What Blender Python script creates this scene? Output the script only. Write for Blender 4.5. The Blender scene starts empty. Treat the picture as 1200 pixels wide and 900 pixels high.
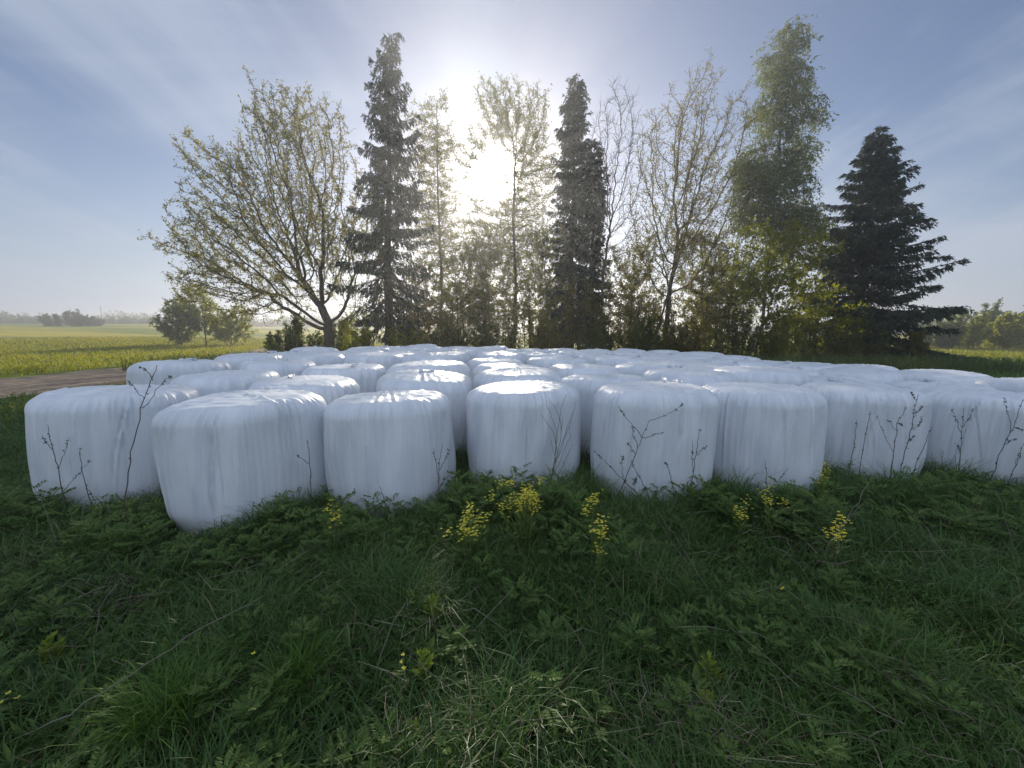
import bpy, math, numpy as np
from mathutils import Vector
PI = math.pi
sc = bpy.context.scene
COL = sc.collection
rng = np.random.default_rng(11)

# ------------------------------------------------------------------ camera constants
F, H = 451.0, 1.67                      # focal length in px of a 1200 px wide frame, eye height
PITCH = math.atan(57 / F)
SUN_EL, SUN_AZ = math.radians(21.3), math.radians(-2.4)
SUNV = np.array([math.sin(SUN_AZ) * math.cos(SUN_EL), math.cos(SUN_AZ) * math.cos(SUN_EL), math.sin(SUN_EL)])

def ray(px, py):
    a, b = (px - 600) / F, -(py - 450) / F
    return np.array([a, math.cos(PITCH) + b * math.sin(PITCH), -math.sin(PITCH) + b * math.cos(PITCH)])
def at(px, py, y):                      # the place seen at a pixel, y metres ahead
    d = ray(px, py)
    return np.array([0, 0, H]) + d * (y / d[1])
def on_ground(px, py, z=0.0):
    d = ray(px, py)
    return np.array([0, 0, H]) + d * ((z - H) / d[2])

def sstep(a, b, x):
    t = np.clip((x - a) / (b - a), 0, 1)
    return t * t * (3 - 2 * t)
def ground_z(x, y):
    x, y = np.asarray(x, float), np.asarray(y, float)
    d = np.hypot(x, y)
    z = .03 * np.sin(x * 1.3 + .4) * np.sin(y * 1.7 + 1) + .02 * np.sin(x * 3.1 + y * 2.3) + .012 * np.sin(5.3 * x - 4.1 * y)
    z = z * (1 - .6 * sstep(3, 8, d))
    z = z + .13 * sstep(4.6, 7.5, y) * sstep(2, -4, x) + .05 * sstep(5, 9, y)
    z = z - .13 * sstep(2.5, 6.5, x) * sstep(20, 9, y) * sstep(16, 8, x)
    left = sstep(-10, -60, x)
    z = z + left * (6.0 * sstep(30, 260, d) + 5 * sstep(260, 900, d)) + left * .5 * np.sin(x * .05) * np.sin(y * .06 + 1) * sstep(25, 90, d)
    z = z + (1 - left) * (2.0 * sstep(50, 300, d) + 6 * sstep(300, 900, d))
    return z

# ------------------------------------------------------------------ mesh helpers
class MB:
    def __init__(s): s.v, s.f, s.r, s.m, s.n, s.uv = [], [], [], [], 0, []
    def add(s, v, f, rnd=None, mat=0):
        v = np.asarray(v, np.float32).reshape(-1, 3); f = np.asarray(f, np.int64)
        if len(v) == 0: return
        s.v.append(v); s.f.append(f + s.n); s.m.append(np.full(len(f), mat, np.int32)); s.n += len(v)
        if rnd is None: rnd = np.zeros(len(v))
        s.r.append(np.broadcast_to(np.asarray(rnd, np.float32), (len(v),)))
    def build(s, name, mats, parent=None, smooth=True, uv=None, loc=None):
        me = bpy.data.meshes.new(name)
        V = np.concatenate(s.v)
        if loc is not None: V = V - np.asarray(loc, np.float32)
        me.vertices.add(len(V)); me.vertices.foreach_set('co', V.ravel())
        tot = np.concatenate([np.full(len(f), f.shape[1], np.int32) for f in s.f])
        lv = np.concatenate([f.ravel() for f in s.f]).astype(np.int32)
        me.loops.add(len(lv)); me.loops.foreach_set('vertex_index', lv)
        me.polygons.add(len(tot))
        st = np.concatenate([[0], np.cumsum(tot)[:-1]]).astype(np.int32)
        me.polygons.foreach_set('loop_start', st); me.polygons.foreach_set('loop_total', tot)
        for m in (mats if isinstance(mats, (list, tuple)) else [mats]): me.materials.append(m)
        me.polygons.foreach_set('material_index', np.concatenate(s.m))
        me.polygons.foreach_set('use_smooth', np.full(len(tot), smooth))
        a = me.attributes.new('rnd', 'FLOAT', 'POINT'); a.data.foreach_set('value', np.concatenate(s.r))
        if uv is not None:
            a = me.attributes.new('film', 'FLOAT_VECTOR', 'POINT'); a.data.foreach_set('vector', np.asarray(uv, np.float32).ravel())
        me.update(calc_edges=True); me.validate()
        o = bpy.data.objects.new(name, me); COL.objects.link(o)
        if parent is not None: o.parent = parent
        if loc is not None and parent is None: o.location = loc
        return o

def nrm(a): return a / np.maximum(np.linalg.norm(a, axis=-1, keepdims=True), 1e-9)
def perp(u, r):                          # a random unit vector at right angles to each u
    v = r.normal(size=u.shape); v = v - (v * u).sum(-1, keepdims=True) * u
    return nrm(v)
def tube(mb, P, R, sides=6, mat=0, rnd=0.0, cap=True):
    P = np.asarray(P, float); n = len(P); R = np.broadcast_to(R, (n,))
    T = np.empty_like(P); T[1:-1] = P[2:] - P[:-2]; T[0] = P[1] - P[0]; T[-1] = P[-1] - P[-2]; T = nrm(T)
    ref = np.array([1., 0, 0]) if abs(T[0, 0]) < .8 else np.array([0, 1., 0])
    u = nrm(np.cross(T[0], ref)); U = np.empty_like(P)
    for i in range(n):
        u = u - T[i] * (u @ T[i]); u = u / max(np.linalg.norm(u), 1e-9); U[i] = u
    W = np.cross(T, U)
    a = np.arange(sides) * 2 * PI / sides
    V = P[:, None] + R[:, None, None] * (np.cos(a)[None, :, None] * U[:, None] + np.sin(a)[None, :, None] * W[:, None])
    i = np.arange(n - 1)[:, None] * sides; j = np.arange(sides)[None]; k = (j + 1) % sides
    f = np.stack([i + j, i + k, i + sides + k, i + sides + j], -1).reshape(-1, 4)
    mb.add(V.reshape(-1, 3), f, rnd, mat)
def prisms(mb, A, B, ra, rb, r, mat=0, rnd=0.0):
    A, B = np.asarray(A, float), np.asarray(B, float); n = len(A)
    if n == 0: return
    T = nrm(B - A); U = perp(T, r); W = np.cross(T, U)
    ra = np.broadcast_to(ra, (n,)); rb = np.broadcast_to(rb, (n,))
    V = np.empty((n, 6, 3))
    for s in range(3):
        c, d = math.cos(2 * PI * s / 3), math.sin(2 * PI * s / 3)
        o = c * U + d * W; V[:, s] = A + o * ra[:, None]; V[:, 3 + s] = B + o * rb[:, None]
    q = np.array([[0, 1, 4, 3], [1, 2, 5, 4], [2, 0, 3, 5]])
    f = (np.arange(n)[:, None, None] * 6 + q).reshape(-1, 4)
    mb.add(V.reshape(-1, 3), f, np.repeat(np.broadcast_to(rnd, (n,)), 6), mat)
def leaves(mb, C, U, L, W, r, mat=0, V=None, rnd=None, mid=.5):
    n = len(C)
    if n == 0: return
    U = nrm(U); V = perp(U, r) if V is None else V
    L = np.broadcast_to(L, (n,))[:, None]; W = np.broadcast_to(W, (n,))[:, None]
    N = np.cross(U, V) * L * .08
    Q = np.stack([C, C + U * L * mid + V * W * .5 + N, C + U * L, C + U * L * mid - V * W * .5 + N], 1)
    f = np.arange(n * 4).reshape(n, 4)
    rnd = r.random(n) if rnd is None else rnd
    mb.add(Q.reshape(-1, 3), f, np.repeat(rnd, 4), mat)
def thing(name, label, cat, loc=(0, 0, 0), group=None):
    o = bpy.data.objects.new(name, None); COL.objects.link(o); o.location = loc; o.empty_display_size = .3
    return tag(o, label, cat, group)
def tag(o, label=None, cat=None, group=None, kind=None):
    for k, v in (('label', label), ('category', cat), ('group', group), ('kind', kind)):
        if v: o[k] = v
    return o

# ------------------------------------------------------------------ materials
def newmat(name):
    m = bpy.data.materials.new(name); m.use_nodes = True
    nt = m.node_tree; nt.nodes.clear()
    return m, nt, nt.nodes.new, nt.links.new
def ramp(nt, stops):
    r = nt.nodes.new('ShaderNodeValToRGB')
    while len(r.color_ramp.elements) < len(stops): r.color_ramp.elements.new(.5)
    for e, (p, c) in zip(r.color_ramp.elements, stops): e.position = p; e.color = (*c, 1)
    return r
def leaf_mat(name, stops, trans=.4, rough=.5, spec=.25, tcol=None):
    m, nt, N, L = newmat(name)
    a = N('ShaderNodeAttribute'); a.attribute_name = 'rnd'
    r = ramp(nt, stops); L(a.outputs['Fac'], r.inputs[0])
    p = N('ShaderNodeBsdfPrincipled'); p.inputs['Roughness'].default_value = rough; p.inputs['Specular IOR Level'].default_value = spec
    t = N('ShaderNodeBsdfTranslucent'); mx = N('ShaderNodeMixShader'); mx.inputs[0].default_value = trans
    hs = N('ShaderNodeHueSaturation'); hs.inputs['Value'].default_value = 1.5; hs.inputs['Hue'].default_value = .485; hs.inputs['Saturation'].default_value = 1.1
    L(r.outputs[0], hs.inputs['Color']); L(r.outputs[0], p.inputs['Base Color']); L(hs.outputs[0], t.inputs['Color'])
    L(p.outputs[0], mx.inputs[1]); L(t.outputs[0], mx.inputs[2])
    o = N('ShaderNodeOutputMaterial'); L(mx.outputs[0], o.inputs[0])
    return m
def noise_mat(name, stops, scale=8, stretch=(1, 1, 1), rough=.85, bump=.3, detail=6):
    m, nt, N, L = newmat(name)
    tc = N('ShaderNodeTexCoord'); mp = N('ShaderNodeMapping'); mp.inputs['Scale'].default_value = stretch
    L(tc.outputs['Object'], mp.inputs[0])
    n = N('ShaderNodeTexNoise'); n.inputs['Scale'].default_value = scale; n.inputs['Detail'].default_value = detail
    L(mp.outputs[0], n.inputs['Vector'])
    r = ramp(nt, stops); L(n.outputs['Fac'], r.inputs[0])
    p = N('ShaderNodeBsdfPrincipled'); p.inputs['Roughness'].default_value = rough; p.inputs['Specular IOR Level'].default_value = .2
    L(r.outputs[0], p.inputs['Base Color'])
    b = N('ShaderNodeBump'); b.inputs['Strength'].default_value = bump; L(n.outputs['Fac'], b.inputs['Height']); L(b.outputs[0], p.inputs['Normal'])
    o = N('ShaderNodeOutputMaterial'); L(p.outputs[0], o.inputs[0])
    return m

M = {}
M['bark'] = noise_mat('bark_grey_brown', [(.3, (.045, .036, .028)), (.7, (.13, .11, .09))], 14, (1, 1, .25))
M['bark_spruce'] = noise_mat('bark_spruce', [(.3, (.035, .026, .02)), (.7, (.10, .075, .055))], 16, (1, 1, .4))
M['bark_birch'] = noise_mat('bark_birch', [(.38, (.05, .045, .04)), (.5, (.42, .41, .38)), (.8, (.55, .54, .5))], 4, (1, 1, 3))
M['twig'] = noise_mat('twig_brown', [(.3, (.05, .035, .025)), (.7, (.11, .08, .06))], 10)
M['needle'] = leaf_mat('spruce_needles', [(0, (.026, .046, .032)), (.6, (.046, .074, .044)), (1, (.07, .085, .045))], .15, .6)
M['leaf_oak'] = leaf_mat('young_oak_leaves', [(0, (.13, .135, .028)), (.6, (.175, .185, .038)), (1, (.20, .16, .05))], .66)
M['leaf_aspen'] = leaf_mat('young_aspen_leaves', [(0, (.14, .155, .032)), (.6, (.19, .205, .045)), (1, (.21, .18, .06))], .68)
M['leaf_birch'] = leaf_mat('birch_leaves', [(0, (.075, .10, .038)), (.6, (.11, .145, .05)), (1, (.14, .175, .06))], .6)
M['leaf_fresh'] = leaf_mat('fresh_green_leaves', [(0, (.11, .145, .02)), (.6, (.20, .235, .028)), (1, (.27, .27, .036))], .76)
M['leaf_bush'] = leaf_mat('bush_leaves', [(0, (.07, .095, .024)), (.6, (.10, .13, .032)), (1, (.14, .155, .04))], .52)
M['leaf_brown'] = leaf_mat('brown_green_budding_leaves', [(0, (.13, .125, .03)), (.6, (.165, .165, .04)), (1, (.19, .17, .05))], .66)
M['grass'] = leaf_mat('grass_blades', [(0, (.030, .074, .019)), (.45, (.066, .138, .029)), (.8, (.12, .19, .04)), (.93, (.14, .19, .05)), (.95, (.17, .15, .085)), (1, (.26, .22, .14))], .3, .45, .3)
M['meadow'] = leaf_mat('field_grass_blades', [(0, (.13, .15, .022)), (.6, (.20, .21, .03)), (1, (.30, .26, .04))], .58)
M['rank'] = leaf_mat('rank_grass_blades', [(0, (.05, .085, .026)), (.7, (.09, .125, .038)), (.85, (.12, .14, .05)), (1, (.22, .19, .11))], .45)
M['herb'] = leaf_mat('herb_leaves', [(0, (.044, .092, .022)), (.6, (.084, .15, .033)), (1, (.14, .20, .042))], .34, .5, .25)
M['herb_bright'] = leaf_mat('young_yellow_green_leaves', [(0, (.15, .22, .03)), (1, (.23, .29, .045))], .4)
M['straw'] = leaf_mat('dead_straw', [(0, (.12, .095, .065)), (.6, (.22, .185, .13)), (1, (.36, .32, .25))], .1, .7)
M['stalk'] = leaf_mat('dead_weed_stalk', [(0, (.07, .056, .044)), (1, (.12, .095, .072))], .02, .8)
M['stalk_pale'] = leaf_mat('bleached_weed_stalk', [(0, (.12, .105, .08)), (1, (.24, .22, .18))], .02, .7)
M['petal'] = leaf_mat('yellow_petals', [(0, (.70, .62, .05)), (1, (.82, .76, .12))], .35, .5)
M['greenstem'] = leaf_mat('green_stem', [(0, (.10, .16, .04)), (1, (.16, .21, .05))], .2)
M['far_leaf'] = leaf_mat('far_tree_leaves', [(0, (.06, .08, .03)), (1, (.10, .12, .05))], .4)

def film_mat():
    m, nt, N, L = newmat('white_stretch_film')
    a = N('ShaderNodeAttribute'); a.attribute_name = 'film'
    def nz(scale, st, det=5):
        mp = N('ShaderNodeMapping'); mp.inputs['Scale'].default_value = st; L(a.outputs['Vector'], mp.inputs[0])
        oi = N('ShaderNodeObjectInfo'); ad = N('ShaderNodeVectorMath'); ad.operation = 'ADD'
        ml = N('ShaderNodeMath'); ml.operation = 'MULTIPLY'; ml.inputs[1].default_value = 40; L(oi.outputs['Random'], ml.inputs[0])
        L(mp.outputs[0], ad.inputs[0]); L(ml.outputs[0], ad.inputs[1])
        n = N('ShaderNodeTexNoise'); n.inputs['Scale'].default_value = scale; n.inputs['Detail'].default_value = det; n.inputs['Roughness'].default_value = .6
        L(ad.outputs[0], n.inputs['Vector']); return n
    streak = nz(44, (1, .035, 1), 6); fine = nz(150, (1, .03, 1), 4); broad = nz(3.2, (1, .5, 1)); dirt = nz(60, (1, 1, 1), 2)
    r = ramp(nt, [(.27, (.60, .64, .69)), (.36, (.79, .825, .88)), (.50, (.845, .875, .925)), (.7, (.87, .895, .935))]); L(streak.outputs[0], r.inputs[0])
    r2 = ramp(nt, [(.3, (.86, .87, .88)), (.6, (1, 1, 1))]); L(broad.outputs[0], r2.inputs[0])
    mx = N('ShaderNodeMix'); mx.data_type = 'RGBA'; mx.blend_type = 'MULTIPLY'; mx.inputs[0].default_value = 1
    L(r.outputs[0], mx.inputs[6]); L(r2.outputs[0], mx.inputs[7])
    sp = ramp(nt, [(.20, (.35, .32, .27)), (.26, (1, 1, 1))]); L(dirt.outputs[0], sp.inputs[0])
    m2 = N('ShaderNodeMix'); m2.data_type = 'RGBA'; m2.blend_type = 'MULTIPLY'; m2.inputs[0].default_value = .8
    sxy = N('ShaderNodeSeparateXYZ'); L(a.outputs['Vector'], sxy.inputs[0])      # edges of the overlapping film bands
    def mth(op, p, q):
        n = N('ShaderNodeMath'); n.operation = op
        for i, k in enumerate((p, q)):
            if isinstance(k, (int, float)): n.inputs[i].default_value = k
            else: L(k, n.inputs[i])
        return n.outputs[0]
    oi2 = N('ShaderNodeObjectInfo')
    bd = mth('FRACT', mth('ADD', mth('ADD', mth('MULTIPLY', sxy.outputs[0], 3.4), mth('MULTIPLY', sxy.outputs[1], .32)), mth('ADD', mth('MULTIPLY', broad.outputs[0], .7), oi2.outputs['Random'])), 0)
    br = ramp(nt, [(0, (.80, .82, .84)), (.018, (1, 1, 1)), (.55, (1, 1, 1)), (.57, (.94, .95, .96)), (1, (.93, .94, .95))]); L(bd, br.inputs[0])
    m3 = N('ShaderNodeMix'); m3.data_type = 'RGBA'; m3.blend_type = 'MULTIPLY'; m3.inputs[0].default_value = 1
    L(mx.outputs[2], m3.inputs[6]); L(br.outputs[0], m3.inputs[7]); mx = m3
    L(mx.outputs[2], m2.inputs[6]); L(sp.outputs[0], m2.inputs[7])
    p = N('ShaderNodeBsdfPrincipled'); p.inputs['Roughness'].default_value = .42; p.inputs['IOR'].default_value = 1.5
    L(m2.outputs[2], p.inputs['Base Color'])
    add = N('ShaderNodeMath'); add.operation = 'MULTIPLY_ADD'; add.inputs[1].default_value = .5; L(fine.outputs[0], add.inputs[0]); L(streak.outputs[0], add.inputs[2])
    b = N('ShaderNodeBump'); b.inputs['Strength'].default_value = .30; b.inputs['Distance'].default_value = .012
    L(add.outputs[0], b.inputs['Height']); L(b.outputs[0], p.inputs['Normal'])
    t = N('ShaderNodeBsdfTranslucent'); t.inputs[0].default_value = (.8, .82, .84, 1)
    ms = N('ShaderNodeMixShader'); ms.inputs[0].default_value = .14; L(p.outputs[0], ms.inputs[1]); L(t.outputs[0], ms.inputs[2])
    o = N('ShaderNodeOutputMaterial'); L(ms.outputs[0], o.inputs[0])
    return m
M['film'] = film_mat()

def ground_mat():
    m, nt, N, L = newmat('grassy_ground')
    g = N('ShaderNodeNewGeometry'); sx = N('ShaderNodeSeparateXYZ'); L(g.outputs['Position'], sx.inputs[0])
    def nz(scale, det=6, st=(1, 1, 1)):
        mp = N('ShaderNodeMapping'); mp.inputs['Scale'].default_value = st; L(g.outputs['Position'], mp.inputs[0])
        n = N('ShaderNodeTexNoise'); n.inputs['Scale'].default_value = scale; n.inputs['Detail'].default_value = det; L(mp.outputs[0], n.inputs['Vector']); return n
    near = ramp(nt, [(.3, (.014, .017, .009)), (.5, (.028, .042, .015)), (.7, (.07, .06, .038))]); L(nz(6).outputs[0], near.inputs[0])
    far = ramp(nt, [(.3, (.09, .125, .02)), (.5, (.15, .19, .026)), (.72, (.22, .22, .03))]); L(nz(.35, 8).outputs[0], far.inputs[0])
    stripe = ramp(nt, [(.44, (0, 0, 0)), (.56, (1, 1, 1))]); L(nz(.022, 3, (.35, 1.6, 1)).outputs[0], stripe.inputs[0])
    yel = ramp(nt, [(.3, (.30, .26, .025)), (.7, (.42, .34, .03))]); L(nz(.8, 5).outputs[0], yel.inputs[0])
    # distance from the place the bales stand on
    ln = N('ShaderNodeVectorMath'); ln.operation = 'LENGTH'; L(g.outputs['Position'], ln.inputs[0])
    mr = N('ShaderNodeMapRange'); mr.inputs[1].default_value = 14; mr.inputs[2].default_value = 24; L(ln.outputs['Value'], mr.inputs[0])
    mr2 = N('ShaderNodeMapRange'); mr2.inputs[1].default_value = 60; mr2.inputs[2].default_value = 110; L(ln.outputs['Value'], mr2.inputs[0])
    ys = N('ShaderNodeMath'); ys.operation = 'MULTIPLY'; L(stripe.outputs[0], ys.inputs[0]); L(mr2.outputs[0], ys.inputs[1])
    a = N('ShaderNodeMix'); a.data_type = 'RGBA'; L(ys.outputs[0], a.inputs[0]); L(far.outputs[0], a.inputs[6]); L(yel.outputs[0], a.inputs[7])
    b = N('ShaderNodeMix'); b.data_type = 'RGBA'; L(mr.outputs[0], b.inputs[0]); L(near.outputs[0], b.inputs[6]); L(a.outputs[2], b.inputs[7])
    p = N('ShaderNodeBsdfPrincipled'); p.inputs['Roughness'].default_value = .95; p.inputs['Specular IOR Level'].default_value = .1
    L(b.outputs[2], p.inputs['Base Color'])
    bp = N('ShaderNodeBump'); bp.inputs['Strength'].default_value = .6; bp.inputs['Distance'].default_value = .15; L(nz(3, 8).outputs[0], bp.inputs['Height']); L(bp.outputs[0], p.inputs['Normal'])
    o = N('ShaderNodeOutputMaterial'); L(p.outputs[0], o.inputs[0])
    return m
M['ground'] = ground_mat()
M['road'] = noise_mat('gravel_track', [(.3, (.15, .11, .075)), (.5, (.25, .185, .13)), (.7, (.34, .27, .20))], 5, (1, 1, 1), .95, .5, 9)

# ------------------------------------------------------------------ ground, field, track
def build_ground():
    rad = np.concatenate([[0], np.geomspace(.4, 1200, 150)]); na = 240
    a = np.arange(na) * 2 * PI / na
    X = (rad[:, None] * np.sin(a)); Y = (rad[:, None] * np.cos(a))
    Z = ground_z(X, Y)
    V = np.stack([X, Y, Z], -1).reshape(-1, 3)
    i = np.arange(len(rad) - 1)[:, None] * na; j = np.arange(na)[None]; k = (j + 1) % na
    f = np.stack([i + j, i + na + j, i + na + k, i + k], -1).reshape(-1, 4)
    mb = MB(); mb.add(V, f[na:]); mb.add(V[:0], f[:0])
    t = np.stack([np.full(na, 0), np.arange(na) + na, (np.arange(na) + 1) % na + na], 1)
    mb.f.append(t); mb.m.append(np.zeros(na, np.int32))
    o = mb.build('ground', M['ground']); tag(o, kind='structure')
build_ground()
def road_center(y): return -14.7 - 12 * sstep(11, 55, y) + 1.2 * sstep(8, -6, y)
def on_road(x, y, m=0.0): return np.abs(x - road_center(y)) < 2.95 + m
def build_road():
    ys = np.linspace(-40, 70, 220); s = np.linspace(-1, 1, 9)
    edge = 3.1 + .18 * np.sin(ys * 1.3) + .12 * np.sin(ys * 3.7)
    X = road_center(ys)[:, None] + s * edge[:, None]; Y = np.repeat(ys[:, None], 9, 1)
    Z = ground_z(X, Y) + .05 * (1 - s ** 6) - .025 * np.exp(-((np.abs(s) - .45) / .15) ** 2) + .012 - .09 * (np.abs(s) > .99)
    i = np.arange(219)[:, None] * 9 + np.arange(8)
    f = np.stack([i, i + 1, i + 10, i + 9], -1).reshape(-1, 4)
    mb = MB(); mb.add(np.stack([X, Y, Z], -1).reshape(-1, 3), f)
    tag(mb.build('dirt_road', M['road']), kind='structure')
build_road()

# ------------------------------------------------------------------ bales
def bale_mesh(seed, nseg, nside, r0=.63, h=1.105, folds=()):
    r = np.random.default_rng(seed)
    cr = .16
    prof = [(0.0, .02), (r0 * .6, .0)]
    for t in np.linspace(-PI / 2, 0, 6): prof.append((r0 - .05 + .05 * math.cos(t), .05 + .05 * math.sin(t)))
    for z in np.linspace(.05, h - cr, nside + 2)[1:-1]: prof.append((r0, z))
    nc = max(8, nside // 3)
    for t in np.linspace(0, PI / 2, nc): prof.append((r0 - cr + cr * math.cos(t), h - cr + cr * math.sin(t)))
    ntop = max(8, nside // 3)
    for q in np.linspace(1, 0, ntop + 1)[1:]: prof.append(((r0 - cr) * q, h + .025 * (1 - q * q)))
    prof = np.array(prof); n = len(prof)
    th = np.arange(nseg) * 2 * PI / nseg
    R, Z = prof[:, 0][:, None], prof[:, 1][:, None]
    T = th[None]
    zz = np.clip(Z / h, 0, 1)
    side = sstep(.02, .2, zz) * np.ones_like(T)
    top = sstep(r0, r0 - cr * 1.2, R) * (zz > .5) * np.ones_like(T)
    corner = np.exp(-((zz - .93) / .07) ** 2) * (R > r0 - cr * 1.1)
    lump = sum(r.normal() * .015 * np.sin(k * T + r.random() * 6.3 + r.normal() * 1.2 * zz) for k in (2, 3, 3, 4, 5))
    belly = .022 * np.sin(PI * zz) - .004 * (1 - zz) ** 3
    pleat = 0
    for _ in range(16):
        k = r.integers(22, 95); ph = r.random() * 6.3; sh = r.normal() * .5
        gate = .5 + .5 * np.sin(r.integers(1, 5) * T + r.random() * 6.3 + 2.5 * r.normal() * zz)
        pleat = pleat +   .0007 * np.sin(k * T + ph + sh * zz * 3) * gate
    crease = 0
    for _ in range(r.integers(9, 15)):
        c = r.random() * 6.28; w = .010 + .022 * r.random(); dep = .007 + .012 * r.random(); sl = r.normal() * .16; bend = r.normal() * .15
        d = (T - c - sl * (1 - zz) - bend * (1 - zz) ** 2 + PI) % (2 * PI) - PI
        crease = crease - dep * (np.exp(-(d / w) ** 2) - .75 * np.exp(-((d - 1.6 * w) / w) ** 2)) * sstep(.05 + .6 * r.random(), .8, zz)
    for c0, k, dep in folds:                                # bunched folds of slack film
        for _ in range(k):
            c = c0 - PI / 2 + r.normal() * .10; w = .007 + .012 * r.random(); sl = r.normal() * .10; z0 = r.uniform(0, .45)
            d = (T - c - sl * (1 - zz) - .25 * sl * np.sin(4 * zz) + PI) % (2 * PI) - PI
            crease = crease - dep * r.uniform(.5, 1.2) * (np.exp(-(d / w) ** 2) - .9 * np.exp(-((d - 1.8 * w) / w) ** 2)) * sstep(z0 - .05, z0 + .35, zz)
    for _ in range(7):                                      # lumps of hay pressing out
        k = r.integers(5, 14); lump = lump + .0022 * np.sin(k * T + r.random() * 6.3) * np.sin(r.uniform(4, 13) * zz + r.random() * 6.3)
    cornerw = sum(.0032 * np.sin(r.integers(24, 80) * T + r.random() * 6.3) for _ in range(6)) * corner
    dR = (lump + belly + pleat + crease) * side + cornerw
    scale = np.where(R > 1e-6, R, 0) / r0
    Rn = R + dR * np.clip(scale, 0, 1) ** 2 * (1 - .6 * top)
    X, Y = Rn * np.cos(T), Rn * np.sin(T)
    w = 0
    for _ in range(12):                                    # strips of film laid across the top
        al = r.random() * PI; fr = 14 + 45 * r.random(); u = X * math.cos(al) + Y * math.sin(al); v = -X * math.sin(al) + Y * math.cos(al)
        w = w + .0021 * np.sin(fr * u + r.random() * 6.3 + 1.5 * np.sin(4 * v + r.random() * 6)) * (.5 + .5 * np.sin(5 * u * r.normal() + 4 * v * r.normal() + r.random() * 6))
    for _ in range(5):
        al = r.random() * PI; u = X * math.cos(al) + Y * math.sin(al) - r.uniform(-.4, .4) ; w = w + .010 * np.exp(-(u / .018) ** 2) - .009 * np.exp(-((u - .03) / .022) ** 2)
    tilt = r.normal() * .018 * X + r.normal() * .018 * Y + .012 * np.sin(3 * X + r.random() * 6) * np.sin(3 * Y + r.random() * 6)
    Zn = Z * np.ones_like(T) + w * np.maximum(top, corner * .7) + tilt * zz ** 2
    V = np.stack([X, Y, Zn], -1)
    arc = np.concatenate([[0], np.cumsum(np.hypot(np.diff(prof[:, 0]), np.diff(prof[:, 1])))])[:, None]
    ft = np.stack([X * 1.0 + 0 * T, Y * 1.0, Zn], -1)       # film coordinates: along the wrap / across the strip
    al = r.random() * PI
    uvs = np.stack([np.where(top > .5, X * math.cos(al) + Y * math.sin(al), r0 * np.where(T > PI, 2 * PI - T, T)), np.where(top > .5, -X * math.sin(al) + Y * math.cos(al), arc * np.ones_like(T)), np.zeros_like(X)], -1)
    i = np.arange(n - 1)[:, None] * nseg; j = np.arange(nseg)[None]; k = (j + 1) % nseg
    f = np.stack([i + j, i + k, i + nseg + k, i + nseg + j], -1).reshape(-1, 4)
    mb = MB(); mb.add(V.reshape(-1, 3), f)
    return mb, uvs.reshape(-1, 3)
def film_tail(seed):                                       # loose end of stretch film crumpled on the top
    r = np.random.default_rng(seed); mb = MB()
    nu, nv = 22, 8
    u = np.linspace(0, 1, nu)[:, None]; v = np.linspace(-.5, .5, nv)[None]
    L, Wd = r.uniform(.16, .3), r.uniform(.05, .10)
    X = L * (u - .5) + 0 * v + .015 * np.sin(9 * u + 5 * v); Y = Wd * v * (1 - .5 * u) + .03 * np.sin(5 * u + r.random() * 6)
    Z = .012 + .028 * np.abs(np.sin(7 * u + r.random() * 6 + 4 * v)) + .012 * np.sin(19 * u + 9 * v + r.random() * 6)
    i = np.arange(nu - 1)[:, None] * nv + np.arange(nv - 1)
    f = np.stack([i, i + 1, i + nv + 1, i + nv], -1).reshape(-1, 4)
    P = np.stack([X, Y, Z], -1).reshape(-1, 3)
    mb.add(P, f)
    return mb, np.stack([X * 8, Y, Z], -1).reshape(-1, 3)
ORD = ['first', 'second', 'third', 'fourth', 'fifth', 'sixth', 'seventh', 'eighth', 'ninth', 'tenth', 'eleventh', 'twelfth']
FRONT = [(-4.12, 3.98, 'white wrapped bale at the left end of the front row, its side mostly smooth'),
         (-2.50, 3.62, 'widest looking white wrapped bale, nearest the camera, with many vertical creases'),
         (-1.25, 3.94, 'white wrapped bale right of the nearest widest bale, smooth faced with rounded shoulders'),
         (.11, 4.37, 'white wrapped bale directly below the sun with the bundle of twigs before it'),
         (1.50, 4.16, 'white wrapped bale behind the branching dry stalk, right of the large yellow flowers'),
         (2.84, 4.42, 'white wrapped bale in the front row with streaked face, third from its right end'),
         (4.40, 4.84, 'white wrapped bale in the front row, second from its right end, behind three dry stalks'),
         (5.88, 4.72, 'white wrapped bale at the right end of the front row, cut by the picture edge')]
GRP = 'white wrapped silage bales standing in rows'
def put_bale(mesh_obj, x, y, rz, s, label, tail=None):
    o = mesh_obj.copy(); COL.objects.link(o)
    o.location = (x, y, float(ground_z(x, y)) - .01); o.rotation_euler = (.02 * math.sin(rz * 7), .02 * math.cos(rz * 5), rz); o.scale = (s * (1 + .02 * math.sin(rz * 3)), s, s * (1 + .025 * math.sin(rz * 11)))
    tag(o, label, 'bale', GRP)
    return o
bale_xy = []
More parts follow.
